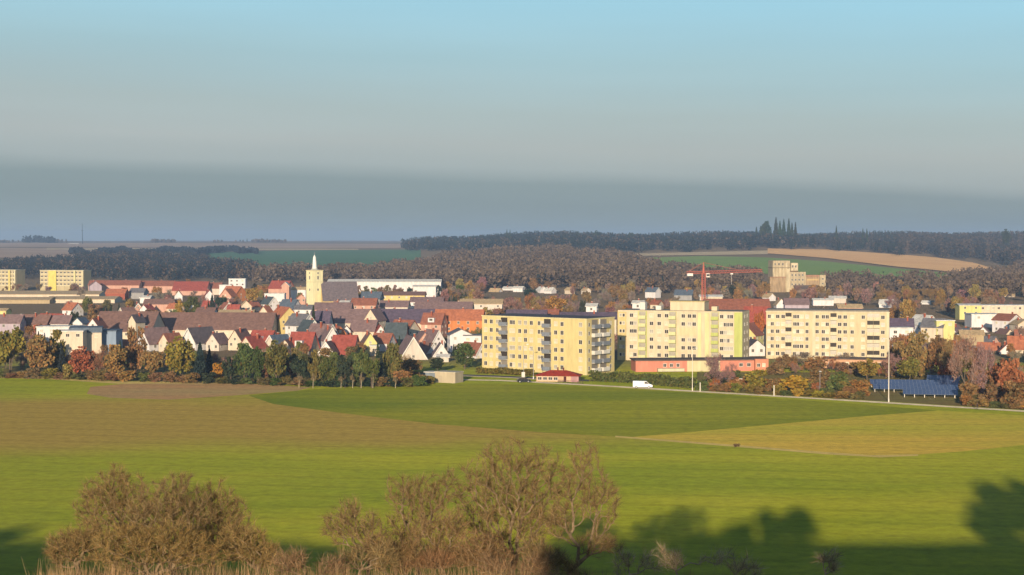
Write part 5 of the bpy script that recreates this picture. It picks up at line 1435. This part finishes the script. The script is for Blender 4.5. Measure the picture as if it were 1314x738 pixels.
# ------------------------------------------------------------------ bare trees on the slope below the viewpoint
OLDBARK = mat('lichen_bark', (0.25, 0.18, 0.105), 0.95, 0.4, 6.0, 0.6, 30.0)
def old_tree(name, label, px, Y, lobes, seed, n=420, fork=1.3, stems=1, ntw=16, twig=(.12, .42), colr=(.235, .155, .085), cat='tree', tip=.0055, group=None, bark=None):
    """bare tree whose limbs fill the given lobes (column, row, half width, half height as seen in the photo)"""
    rng = np.random.default_rng(seed)
    p = at(px, Y); q = Y / F
    pts = []
    vol = np.array([l_[2] * l_[2] * l_[3] for l_ in lobes], float); vol = vol ** .8; vol /= vol.sum()
    for l_, v_ in zip(lobes, vol):
        m = max(12, int(n * v_))
        u = rng.normal(size=(m, 3)); u /= np.linalg.norm(u, axis=1)[:, None]
        u *= (rng.uniform(.02, 1, m) ** .42)[:, None]
        c = np.array([(l_[0] - px) * q, 0, ztop(l_[1], Y) - p.z])
        pts.append(c + u * np.array([l_[2] * q, l_[2] * q * .85, l_[3] * q]))
    A = np.concatenate(pts); A = A[A[:, 2] > .25]
    # trunk stubs, then join every point to the nearest wood, short ways first
    node = [np.array([0., 0., -.25])]; par = [-1]; plen = [0.]
    for k in range(stems):
        a_ = rng.uniform(0, 6.28); cur = 0
        d = np.array([math.cos(a_) * .35, math.sin(a_) * .35, 1.]) if stems > 1 else np.array([.04, 0, 1.])
        for j in range(3):
            nn = node[cur] + d * fork / 3 * rng.uniform(.8, 1.2) + rng.normal(0, .03, 3)
            node.append(nn); par.append(cur); plen.append(plen[cur] + fork / 3); cur = len(node) - 1
    top = np.array(node[-1])
    A = A[np.argsort(np.linalg.norm(A - np.array([0, 0, fork]), axis=1))]
    N = np.zeros((len(A) * 3 + 50, 3)); PL = np.zeros(len(N)); cnt = len(node)
    N[:cnt] = node; PL[:cnt] = plen; first = 1 if stems == 1 else 2
    for a_ in A:
        d = np.linalg.norm(N[first:cnt] - a_, axis=1); up = (N[first:cnt, 2] - a_[2])
        cost = d + .42 * PL[first:cnt] + np.clip(up, 0, 9) * .5
        j = first + int(np.argmin(cost)); L = np.linalg.norm(a_ - N[j]); k = 2 if L > .35 else 1
        for i in range(k):
            f = (i + 1) / k
            pt = N[j] * (1 - f) + a_ * f if i == k - 1 else N[j] * (1 - f) + a_ * f + rng.normal(0, .09 * L, 3) + np.array([0, 0, -.04 * L])
            prev = j if i == 0 else cnt - 1
            N[cnt] = pt; PL[cnt] = PL[prev] + np.linalg.norm(pt - N[prev]); par.append(prev); cnt += 1
    N = N[:cnt]
    acc = np.full(cnt, tip ** 2.2)
    for i in range(cnt - 1, 0, -1): acc[par[i]] += acc[i] * (1 if i > 1 else .8)
    rad = acc ** (1 / 2.2)
    b = MB()
    for i in range(1, cnt):
        b.tube([N[par[i]], N[i]], [min(rad[par[i]], rad[i] * 1.5), rad[i]], 6 if rad[i] > .03 else 4 if rad[i] > .012 else 3, cap=False)
    root = empty(name, p); tag(root, label, cat, group)
    me = b.mesh('trunk', bark or OLDBARK); link('trunk', me, root)
    thin = np.where(rad < .02)[0]; thin = thin[thin > 3 * stems]
    m = int(len(thin) * ntw * 1.5); i = thin[rng.integers(0, len(thin), m)]
    dirs = N - N[np.maximum(np.array(par), 0)]; dirs /= np.linalg.norm(dirs, axis=1)[:, None] + 1e-6
    f = rng.uniform(0, 1, m)[:, None]; c = N[i] * f + N[np.array(par)[i]] * (1 - f)
    d = dirs[i] * .8 + rng.normal(0, .7, (m, 3)) + np.array([0, 0, .35]); d /= np.linalg.norm(d, axis=1)[:, None]
    ln = rng.uniform(twig[0], twig[1], m)[:, None]
    w = np.cross(d, rng.normal(size=(m, 3))); w /= np.linalg.norm(w, axis=1)[:, None]
    wd = rng.uniform(.0028, .0062, m)[:, None]
    bend = rng.normal(0, .3, (m, 3)); mid = c + d * ln * .5; tp = mid + (d + bend) / np.linalg.norm(d + bend, axis=1)[:, None] * ln * .5
    v = np.stack([c - w * wd, c + w * wd, mid + w * wd * .7, mid - w * wd * .7, mid - w * wd * .7, mid + w * wd * .7, tp + w * wd * .3, tp - w * wd * .3], 1).reshape(-1, 3)
    o = link('crown', np_mesh('crown', v, 4, TWIG, tint_cols(np.repeat(rng.uniform(.3, 1.6, m), 2), rng, 4, .10)), root)
    o.color = (colr[0] * .86, colr[1] * .88, colr[2] * .72, 1)
    return root
OT = old_tree
LIT_STALK = mat('dry_stalks_lightened', (0.36, 0.27, 0.16), 0.95, 0.3, 6.0)  # dry stalks, colour lightened to make up for missing sunlight
OT('bare_tree', 'largest bare old fruit tree in front, with forked trunk', 655, 64, [(614, 640, 38, 52), (655, 606, 46, 46), (698, 614, 34, 46), (650, 668, 56, 42), (690, 655, 34, 40)], 21, 1000)
OT('bare_tree', 'bare fruit tree leaning right beside the largest one', 731, 63, [(748, 596, 22, 34), (772, 640, 28, 40), (738, 640, 26, 34), (770, 700, 34, 18), (716, 672, 24, 24)], 22, 480, fork=1.5)
OT('bare_tree', 'slender bare tree left of the largest fruit tree', 531, 63, [(513, 632, 22, 26), (545, 640, 32, 34), (574, 622, 18, 24), (528, 672, 34, 26), (515, 694, 26, 18)], 23, 520, fork=1.2, ntw=13)
OT('bare_shrub', 'low bare shrub at the left of the fruit trees', 452, 62, [(436, 676, 26, 26), (466, 684, 30, 30), (450, 656, 18, 16)], 24, 330, fork=.7, stems=3, ntw=12, cat='shrub')
LB = (.25, .165, .085)
OT('bare_shrub', 'highest bare thicket shrub on the left with a pointed top', 150, 66, [(146, 632, 46, 28), (148, 606, 13, 12), (122, 652, 32, 28), (160, 668, 44, 34)], 25, 620, fork=.9, stems=3, ntw=15, colr=LB, cat='shrub')
OT('bare_shrub', 'broad bare thicket shrub in the middle of the left thicket', 215, 64, [(222, 640, 44, 34), (196, 668, 46, 38), (240, 672, 42, 38)], 26, 680, fork=.9, stems=3, ntw=16, colr=(.225, .15, .085), cat='shrub')
OT('bare_shrub', 'rounded bare shrub at the right of the left thicket', 278, 65, [(276, 648, 34, 30), (296, 676, 34, 34), (262, 684, 36, 34)], 27, 520, fork=.8, stems=4, ntw=15, colr=LB, cat='shrub')
OT('bare_shrub', 'low bare shrub at the left end of the left thicket', 96, 61, [(82, 706, 28, 26), (112, 696, 30, 30)], 28, 380, fork=.6, stems=4, ntw=16, colr=(.26, .17, .085), cat='shrub')
OT('bare_shrub', 'low sandy shrub at the right foot of the left thicket', 318, 60, [(308, 700, 36, 28), (340, 716, 26, 18)], 29, 400, fork=.6, stems=4, ntw=14, colr=(.29, .19, .09), cat='shrub')
OT('bare_shrub', 'dense low shrub inside the foot of the left thicket', 190, 59, [(160, 706, 46, 30), (215, 702, 46, 32), (255, 712, 36, 24)], 30, 620, fork=.6, stems=5, ntw=16, colr=(.27, .175, .08), cat='shrub')
OT('bare_shrub', 'bare shrub between the slender tree and the largest fruit tree', 566, 61, [(556, 690, 26, 26), (584, 678, 22, 26), (570, 712, 30, 18)], 31, 380, fork=.6, stems=4, ntw=13, colr=(.25, .16, .09), cat='shrub')
OT('bare_shrub', 'bare shrub hiding the foot of the largest fruit tree', 625, 60, [(616, 706, 34, 24), (640, 718, 30, 16), (600, 720, 24, 14)], 32, 380, fork=.5, stems=5, ntw=13, colr=(.26, .155, .09), cat='shrub')
OT('bare_shrub', 'low bare shrub right of the forked trunk', 690, 61, [(684, 708, 22, 22), (704, 718, 24, 16)], 33, 260, fork=.5, stems=4, ntw=12, colr=(.24, .16, .09), cat='shrub')
OT('bare_shrub', 'low bare shrub under the slender bare tree', 500, 60, [(486, 708, 26, 22), (520, 714, 28, 18)], 34, 330, fork=.5, stems=4, ntw=13, colr=(.26, .165, .09), cat='shrub')
_br = random.Random(4)
for k, (px, w_, tp_, n_, lab) in enumerate(((402, 52, 716, 170, 'low bramble left of the bare shrubs in front'), (462, 46, 706, 200, 'low bramble at the foot of the leftmost bare shrub in front'), (560, 60, 712, 240, 'low reddish bramble below the slender tree'), (655, 60, 716, 220, 'low bramble at the forked trunk'),
        (745, 40, 720, 130, 'low bramble at the foot of the leaning tree'), (820, 44, 714, 46, 'low twiggy bramble right of the fruit trees'), (885, 46, 704, 60, 'taller twiggy bramble in the shade right of the fruit trees'), (940, 40, 714, 46, 'low twiggy bramble farthest right of the bramble row'), (1062, 14, 716, 50, 'thin weeds standing alone in the dark shade at the right'))):
    lobes = [(px + w_ * _br.uniform(-.8, .8), tp_ + _br.uniform(4, 22), w_ * _br.uniform(.25, .5), _br.uniform(8, 17)) for _ in range(5)]
    OT('bramble', lab, px, 58 + (k % 3), lobes, 60 + k, n_, fork=.3, stems=6, ntw=11, twig=(.15, .5), colr=(.46, .34, .24) if k > 4 else ((.28, .17, .11), (.27, .185, .10), (.30, .165, .10))[k % 3], bark=LIT_STALK if k > 4 else None, cat='bramble')  # right hand brambles coloured lighter, sunlight put into their tone
# dry grass and weeds on the slope
rng = np.random.default_rng(9)
n = 46000
Yg = rng.uniform(55.5, 72, n); cg = rng.uniform(40, 1010, n)
keep = (rng.uniform(0, 1, n) < np.interp(cg, [40, 70, 345, 420, 600, 760, 800, 980, 1010], [.2, 1, 1, .9, 1, .9, .45, .45, 0]))
Yg, cg = Yg[keep], cg[keep]; n = len(Yg)
xg = (cg - CX) / F * Yg; zg = height(xg, Yg)
tuft = .5 + .5 * np.sin(cg * .21 + np.sin(cg * .083) * 2.0) * np.sin(Yg * 1.7)
hg = (.45 + rng.uniform(0, 1, n) ** 1.5 * (.75 + .75 * tuft)) * np.interp(cg, [40, 340, 420, 700, 780, 1010], [1.05, 1.0, .95, 1.0, .8, .8]) * np.where(Yg < 63, 1.0, .7)
d = rng.normal(0, .16, (n, 3)); d[:, 2] = 1
w = rng.normal(size=(n, 3)); w[:, 2] = 0; w /= np.linalg.norm(w, axis=1)[:, None]
c = np.stack([xg, Yg, zg - .05], 1); wd = rng.uniform(.005, .012, n)[:, None]
tip = c + d * hg[:, None]; mid = c + d * hg[:, None] * .55 + rng.normal(0, .03, (n, 3))
v = np.stack([c - w * wd, c + w * wd, mid + w * wd * .8, mid - w * wd * .8, mid - w * wd * .8, mid + w * wd * .8, tip + w * wd * .2, tip - w * wd * .2], 1).reshape(-1, 3)
o = link('dry_grass', np_mesh('dry_grass', v, 4, TWIG, tint_cols(np.repeat(rng.uniform(.7, 1.35, n), 2), rng, 4, .08)))
o.color = (.30, .19, .095, 1); tag(o, kind='stuff')

# trees and bushes of the hilltop round the viewpoint (their shadows fall on the field)
for x, y, h, w, shp, lab in ((-6.5, -12, 4.2, 6.5, 'bush', 'bush on the hilltop just left behind the viewpoint'), (-1.5, -11, 5.4, 6, 'dense', 'small tree on the hilltop right behind the viewpoint'), (3.5, -12, 6.8, 6.5, 'dense', 'small tree on the hilltop right of the viewpoint'), (7.5, -10, 6.6, 6.5, 'dense', 'second small tree on the hilltop right of the viewpoint'),
        (35, -14, 8.5, 8, 'dense', 'tree at the left of the hilltop grove'), (40, -12, 11.5, 9, 'dense', 'tall tree in the hilltop grove'), (46, -16, 12.8, 10, 'dense', 'broad tree in the middle of the hilltop grove'), (52, -11, 12.8, 10, 'dense', 'dense tree right of the middle of the hilltop grove'), (58, -13, 13.4, 10, 'dense', 'tree at the right of the hilltop grove'), (66, -15, 13, 11, 'dense', 'tree near the end of the hilltop grove'), (75, -15, 13, 11, 'dense', 'outermost tree of the hilltop grove'),
        (44, -9, 7, 9, 'dense', 'low tree under the hilltop grove'), (54, -18, 8, 10, 'dense', 'low tree behind the hilltop grove'),
        (-106, -10, 3.4, 9, 'dense', 'bush on the hilltop far to the left'), (31, -14, 3.4, 8, 'dense', 'low bush on the hilltop before the grove')):
    tree('hilltop_bush' if shp == 'bush' else 'hilltop_tree', lab, Vector((x, y, zat(x, y) - .1)), h, w, shp, 'olive', cat='bush' if shp == 'bush' else 'tree')
# ------------------------------------------------------------------ small things along the track
PALEM = mat('galvanised_pole', (0.62, 0.56, 0.46), 0.5, 0.1)
DARKP = mat('dark_plastic', (0.02, 0.02, 0.022), 0.5, 0.2)
RUBBER = mat('tyre_rubber', (0.018, 0.018, 0.018), 0.9, 0.1)
LAMPG = mat('lamp_glass', (0.6, 0.6, 0.55), 0.2, 0.05)
def lamp(px, row, top, label, arm=1.0, m=PALEM, cat='street lamp', r=.09):
    Y = dist(row); p = at(px, Y); h = ztop(top, Y)
    root = empty('street_lamp', p, R(90) if False else 0); tag(root, label, cat)
    b = MB(); b.tube([(0, 0, -.1), (0, 0, h * .5), (0, 0, h)], [r * 1.3, r, r * .7], 8)
    if arm: b.tube([(0, 0, h - .02), (arm * .5, 0, h + .22), (arm, 0, h + .25)], [r * .6, r * .5, r * .5], 6)
    b.build('pole', m, root)
    b = MB(); b.box(-.14, .14, -.14, .14, -.1, .9); b.build('base_box', m, root)
    s = 1 if arm >= 0 else -1
    b = MB(); x = arm if arm else 0
    b.box(x - .15 if arm else -.3, x + .6 * s if s > 0 and arm else (x + .15 if arm else .3), -.16, .16, h + .2, h + .36) if s > 0 else b.box(x - .6, x + .15, -.16, .16, h + .2, h + .36)
    hd = b.build('lamp_head', METAL, root)
    b = MB(); b.box(x - .05, x + .5, -.12, .12, h + .15, h + .197) if s > 0 else b.box(x - .5, x + .05, -.12, .12, h + .15, h + .197)
    b.build('diffuser', LAMPG, hd)
lamp(672, 486, 443, 'thin street lamp in front of the yellow block beside the dark car', .9, METAL, r=.07)
lamp(684.5, 487, 449, 'thin street lamp just left of the red roofed pavilion', -.9, METAL, r=.07)
lamp(889, 502, 448, 'street lamp with a pale foot at the right end of the clipped hedge', .8)
lamp(1141.5, 516.5, 436, 'tall pale lamp mast in front of the solar rows', -1.1, r=.11)
lamp(1266.5, 505, 455, 'pale lamp post among the autumn trees at the right', 1.0, r=.10)
lamp(1053, 506, 478, 'short thin lamp post behind the golden bushes', 0, METAL, r=.06)
for px, row, top, lab in ((994, 508.5, 495, 'short pale marker post at the edge of the track near the golden bush'), (899, 503, 491.5, 'short pale post right of the pale footed street lamp')):
    Y = dist(row); p = at(px, Y); rt = empty('marker_post', p); tag(rt, lab, 'post')
    b = MB(); b.tube([(0, 0, -.1), (0, 0, ztop(top, Y))], [.16, .14], 8); b.build('post', PALEM, rt)
    b = MB(); b.tube([(0, 0, ztop(top, Y) + .003), (0, 0, ztop(top, Y) + .12)], [.17, .05], 8); b.build('cap', WHT, rt)

def wheel(parent, x, y, r=.33):
    b = MB(); b.tube([(0, -.1, 0), (0, .1, 0)], [r, r], 16)
    w = b.build('wheel', RUBBER, parent, (x, y, r))
    b = MB(); b.tube([(0, -.115, 0), (0, -.103, 0)], [r * .6, r * .6], 12); b.build('rim', METAL, w)
    return w
def extrude(profile, y0, y1):
    b = MB(); n = len(profile)
    b.face([(x, y0, z) for x, z in profile]); b.face([(x, y1, z) for x, z in profile][::-1])
    for i in range(n):
        j = (i + 1) % n
        b.face([(profile[i][0], y0, profile[i][1]), (profile[i][0], y1, profile[i][1]), (profile[j][0], y1, profile[j][1]), (profile[j][0], y0, profile[j][1])])
    return b
# white van on the track
VAN = mat('white_van_paint', (0.72, 0.71, 0.68), 0.3, 0.04, spec=0.5)
p = at(825, dist(498.6)); p.z = .04
rt = empty('van', p, R(-4)); tag(rt, 'white delivery van driving along the farm track by the long hedge', 'van')
prof = [(-2.75, .35), (2.75, .35), (2.78, .95), (1.9, 1.25), (1.15, 1.95), (.9, 2.0), (-2.75, 2.05)]
extrude(prof, -.95, .95).build('body', VAN, rt)
MB().face([(1.30, -.96, 1.30), (1.78, -.96, 1.26), (1.14, -.96, 1.86), (.55, -.96, 1.86), (.55, -.96, 1.30)]).build('side_window', GLASS, rt)
MB().face([(1.94, -.85, 1.27), (1.94, .85, 1.27), (1.20, .85, 1.96), (1.20, -.85, 1.96)]).build('windscreen', GLASS, rt)
MB().box(.38, .44, -.958, -.952, .5, 1.9).build('door_gap', DARKP, rt)
MB().box(2.70, 2.84, -.9, .9, .38, .6).build('bumper', DARKP, rt)
for y in (-.7, .7): MB().box(2.72, 2.80, y - .16, y + .16, .72, .9).build('headlight', LAMPG, rt)
for x in (-1.8, 1.75):
    for y in (-.9, .9): wheel(rt, x, y, .36)
# dark car and the white board behind it
CARP = mat('black_car_paint', (0.02, 0.021, 0.024), 0.25, 0.05, spec=0.5)
p = at(672, dist(491.2)); p.z = .05
rt = empty('car', p, R(8)); tag(rt, 'dark hatchback parked left of the red roofed pavilion', 'car')
prof = [(-1.95, .3), (1.95, .3), (1.98, .75), (1.15, .92), (.45, 1.42), (-1.1, 1.45), (-1.8, .95), (-1.97, .8)]
extrude(prof, -.85, .85).build('body', CARP, rt)
MB().face([(.95, -.86, .95), (.38, -.86, 1.36), (-1.05, -.86, 1.38), (-1.55, -.86, .97)]).build('side_window', GLASS, rt)
MB().face([(1.13, -.75, .95), (1.13, .75, .95), (.50, .75, 1.40), (.50, -.75, 1.40)]).build('windscreen', GLASS, rt)
for y in (-.6, .6): MB().box(1.93, 2.0, y - .16, y + .16, .6, .74).build('headlight', LAMPG, rt)
for x in (-1.25, 1.25):
    for y in (-.8, .8): wheel(rt, x, y, .31)
p = at(671.5, dist(488)); rt = empty('notice_board', p); tag(rt, 'narrow white notice board standing behind the dark hatchback', 'board')
for x in (-.4, .4): MB().tube([(x, 0, -.1), (x, 0, .9)], [.04, .04], 6).build('leg', METAL, rt)
MB().box(-.5, .5, -.05, .05, .9, 2.4).build('panel', WHT, rt)
# red kiosk awning / dark door shade of the pavilion already built; low hurdle fence in front of it
a, c = ground_px(716, 491.5), ground_px(748, 493.5)
rt = empty('rail_fence', a, math.atan2((c - a).y, (c - a).x)); tag(rt, 'low dark rail fence in front of the red roofed pavilion', 'fence'); L = (c - a).length
for z in (.35, .75): MB().box(0, L, -.03, .03, z, z + .1).build('rail', BARK, rt)
for k in range(6): MB().box(k * L / 5 - .05, k * L / 5 + .05, .033, .13, -.1, .95).build('post', BARK, rt)
# garden wall and pale panels in the park strip
for px0, px1, row, h, lab in ((929, 953, 489.5, .7, 'low pale bench like wall under the orange corner bay'),):
    a, c = ground_px(px0, row), ground_px(px1, row + .2); d = c - a
    rt = empty('garden_wall', a, math.atan2(d.y, d.x)); tag(rt, lab, 'wall')
    MB().box(0, d.length, 0, .4, -.1, h).build('masonry', ROSE, rt); MB().box(-.08, d.length + .08, -.08, .48, h + .003, h + .14).build('coping', WHT, rt)

# solar tables
SOLAR = bpy.data.materials.new('solar_cells'); SOLAR.use_nodes = True
n, l = SOLAR.node_tree.nodes, SOLAR.node_tree.links
p_ = n['Principled BSDF']; p_.inputs['Roughness'].default_value = 0.22; p_.inputs['Specular IOR Level'].default_value = 0.6
tc = n.new('ShaderNodeTexCoord'); br = n.new('ShaderNodeTexBrick'); br.offset = 0
br.inputs['Scale'].default_value = 1.0; br.inputs['Brick Width'].default_value = 1.0; br.inputs['Row Height'].default_value = 0.55; br.inputs['Mortar Size'].default_value = 0.03
br.inputs['Color1'].default_value = (.035, .065, .15, 1); br.inputs['Color2'].default_value = (.05, .085, .18, 1); br.inputs['Mortar'].default_value = (.22, .25, .30, 1)
l.new(tc.outputs['Object'], br.inputs['Vector']); l.new(br.outputs['Color'], p_.inputs['Base Color'])
SG = 'solar panel rows at the edge of the park'
rows_s = [(1160, 1231, 432, 'front row of blue solar panels on pale posts'), (1122, 1232, 447, 'second row of blue solar panels behind the front row'), (1118, 1233, 462, 'third row of blue solar panels from the front'), (1190, 1233, 477, 'short rear row of blue solar panels below the red orange tree')]
for px0, px1, Y, lab in rows_s:
    a, c = at(px0, Y), at(px1, Y - 3); d = c - a; L = d.length
    rt = empty('solar_table', a, math.atan2(d.y, d.x)); tag(rt, lab, 'solar panels', SG)
    b = MB(); b.box(0, L, 0, 3.0, -.03, .03); o = b.build('panel', SOLAR, rt, (0, 0, .95)); o.rotation_euler = (R(22), 0, 0)
    for k in range(int(L / 2.6) + 1):
        x = .4 + k * 2.6
        MB().box(x - .06, x + .06, .35, .47, -.1, 1.08).build('leg', PALEM, rt)
        MB().box(x - .06, x + .06, 2.4, 2.52, -.1, 1.90).build('leg', PALEM, rt)
    MB().box(.1, L - .1,   .38, .44, .98, 1.06).build('rail', METAL, rt)

# walker on the track
def skin_body(name, joints, edges, material, root_i, parent, sub=1):
    me = bpy.data.meshes.new(name)
    me.from_pydata([j[0] for j in joints], edges, [])
    o = bpy.data.objects.new(name, me); col.objects.link(o)
    md = o.modifiers.new('skin', 'SKIN'); md.use_smooth_shade = True
    sk = me.skin_vertices[0].data if me.skin_vertices else None
    if sk is None:
        import bmesh
        bm = bmesh.new(); bm.from_mesh(me); bm.verts.layers.skin.verify(); bm.to_mesh(me); bm.free()
        sk = me.skin_vertices[0].data
    for i, j in enumerate(joints):
        sk[i].radius = j[1] if isinstance(j[1], tuple) else (j[1], j[1])
        sk[i].use_root = (i == root_i)
    s = o.modifiers.new('sub', 'SUBSURF'); s.levels = sub; s.render_levels = sub
    dg = bpy.context.evaluated_depsgraph_get()
    me2 = bpy.data.meshes.new_from_object(o.evaluated_get(dg))
    o.modifiers.clear(); o.data = me2; bpy.data.meshes.remove(me)
    me2.materials.clear(); me2.materials.append(material)
    o.parent = parent
    return o
p = at(1255.5, dist(526.6)); p.z = .04
rt = empty('person', p, R(65)); tag(rt, 'person in dark winter clothes walking on the track at the right', 'person')
CLOTH = mat('dark_winter_clothes', (0.025, 0.024, 0.026), 0.9, 0.2); SKINM = mat('skin', (0.42, 0.25, 0.18), 0.6, 0.05); HAIRM = mat('brown_hair', (0.05, 0.03, 0.02), 0.8, 0.2)
J = [((0, 0, .95), (.16, .12)), ((0, 0, 1.15), (.15, .11)), ((0, 0, 1.38), (.17, .11)), ((0, 0, 1.50), .06), ((0, -.01, 1.57), .06), ((0, -.02, 1.66), (.085, .10)), ((0, -.02, 1.74), (.07, .085)),
     ((.10, 0, .90), .09), ((.11, -.14, .50), .065), ((.11, -.10, .09), .045), ((.11, -.24, .04), .045),
     ((-.10, 0, .90), .09), ((-.11, .08, .49), .065), ((-.11, .30, .14), .045), ((-.11, .22, .04), .04),
     ((.20, 0, 1.42), .065), ((.26, .10, 1.15), .05), ((.27, .02, .91), .04), ((.27, -.02, .83), (.035, .02)),
     ((-.20, 0, 1.42), .065), ((-.26, -.04, 1.15), .05), ((-.27, -.18, .95), .04), ((-.27, -.23, .88), (.035, .02))]
E = [(0, 1), (1, 2), (2, 3), (3, 4), (4, 5), (5, 6), (0, 7), (7, 8), (8, 9), (9, 10), (0, 11), (11, 12), (12, 13), (13, 14), (2, 15), (15, 16), (16, 17), (17, 18), (2, 19), (19, 20), (20, 21), (21, 22)]
for hand, s in ((18, 1), (22, -1)):
    hx, hy, hz_ = J[hand][0]
    for k, (dy, ln) in enumerate(((-.035, .07), (-.012, .085), (.012, .08), (.035, .065))):
        i = len(J); J.append(((hx, hy + dy, hz_ - ln * .55), .010)); J.append(((hx - s * .012, hy + dy - .01, hz_ - ln), .009)); E += [(hand, i), (i, i + 1)]
    i = len(J); J.append(((hx - s * .02, hy - .05, hz_ - .005), .011)); J.append(((hx - s * .03, hy - .065, hz_ - .035), .010)); E += [(hand, i), (i, i + 1)]
body = skin_body('body', J, E, CLOTH, 0, rt)
body.data.materials.append(SKINM)
for f in body.data.polygons:
    z = f.center.z
    if z > 1.56 or (abs(f.center.x) > .22 and z < .90): f.material_index = 1
b = MB(); b.tube([(0, .01, 1.66), (0, .01, 1.72), (0, .0, 1.79), (0, 0, 1.82)], [.105, .108, .08, .02], 10); b.build('hair', HAIRM, rt)
b = MB(); b.tube([(0, .005, 1.44), (0, .0, 1.52)], [.10, .085], 10); b.build('scarf', mat('grey_scarf', (.08, .08, .09), .9, .1), rt)
# weed clump on the field corner
T('weed_clump', 'tiny dry weed clump on the corner of the stubble field', 946, 574.5, 569.5, 11, 'bush', 'brown', cat='weed')
# radio mast on the far left skyline
Y = 4700; p = at(106, Y); h = ztop(286, Y) - p.z
rt = empty('radio_mast', p); tag(rt, 'thin radio mast on the far left horizon', 'mast')
MB().tube([(0, 0, -1), (0, 0, h * .6), (0, 0, h)], [1.2, .8, .5], 6).build('mast', DARKP, rt)
MB().box(-2.4, 2.4, -2.4, 2.4, h * .62, h * .64).build('platform', DARKP, rt)
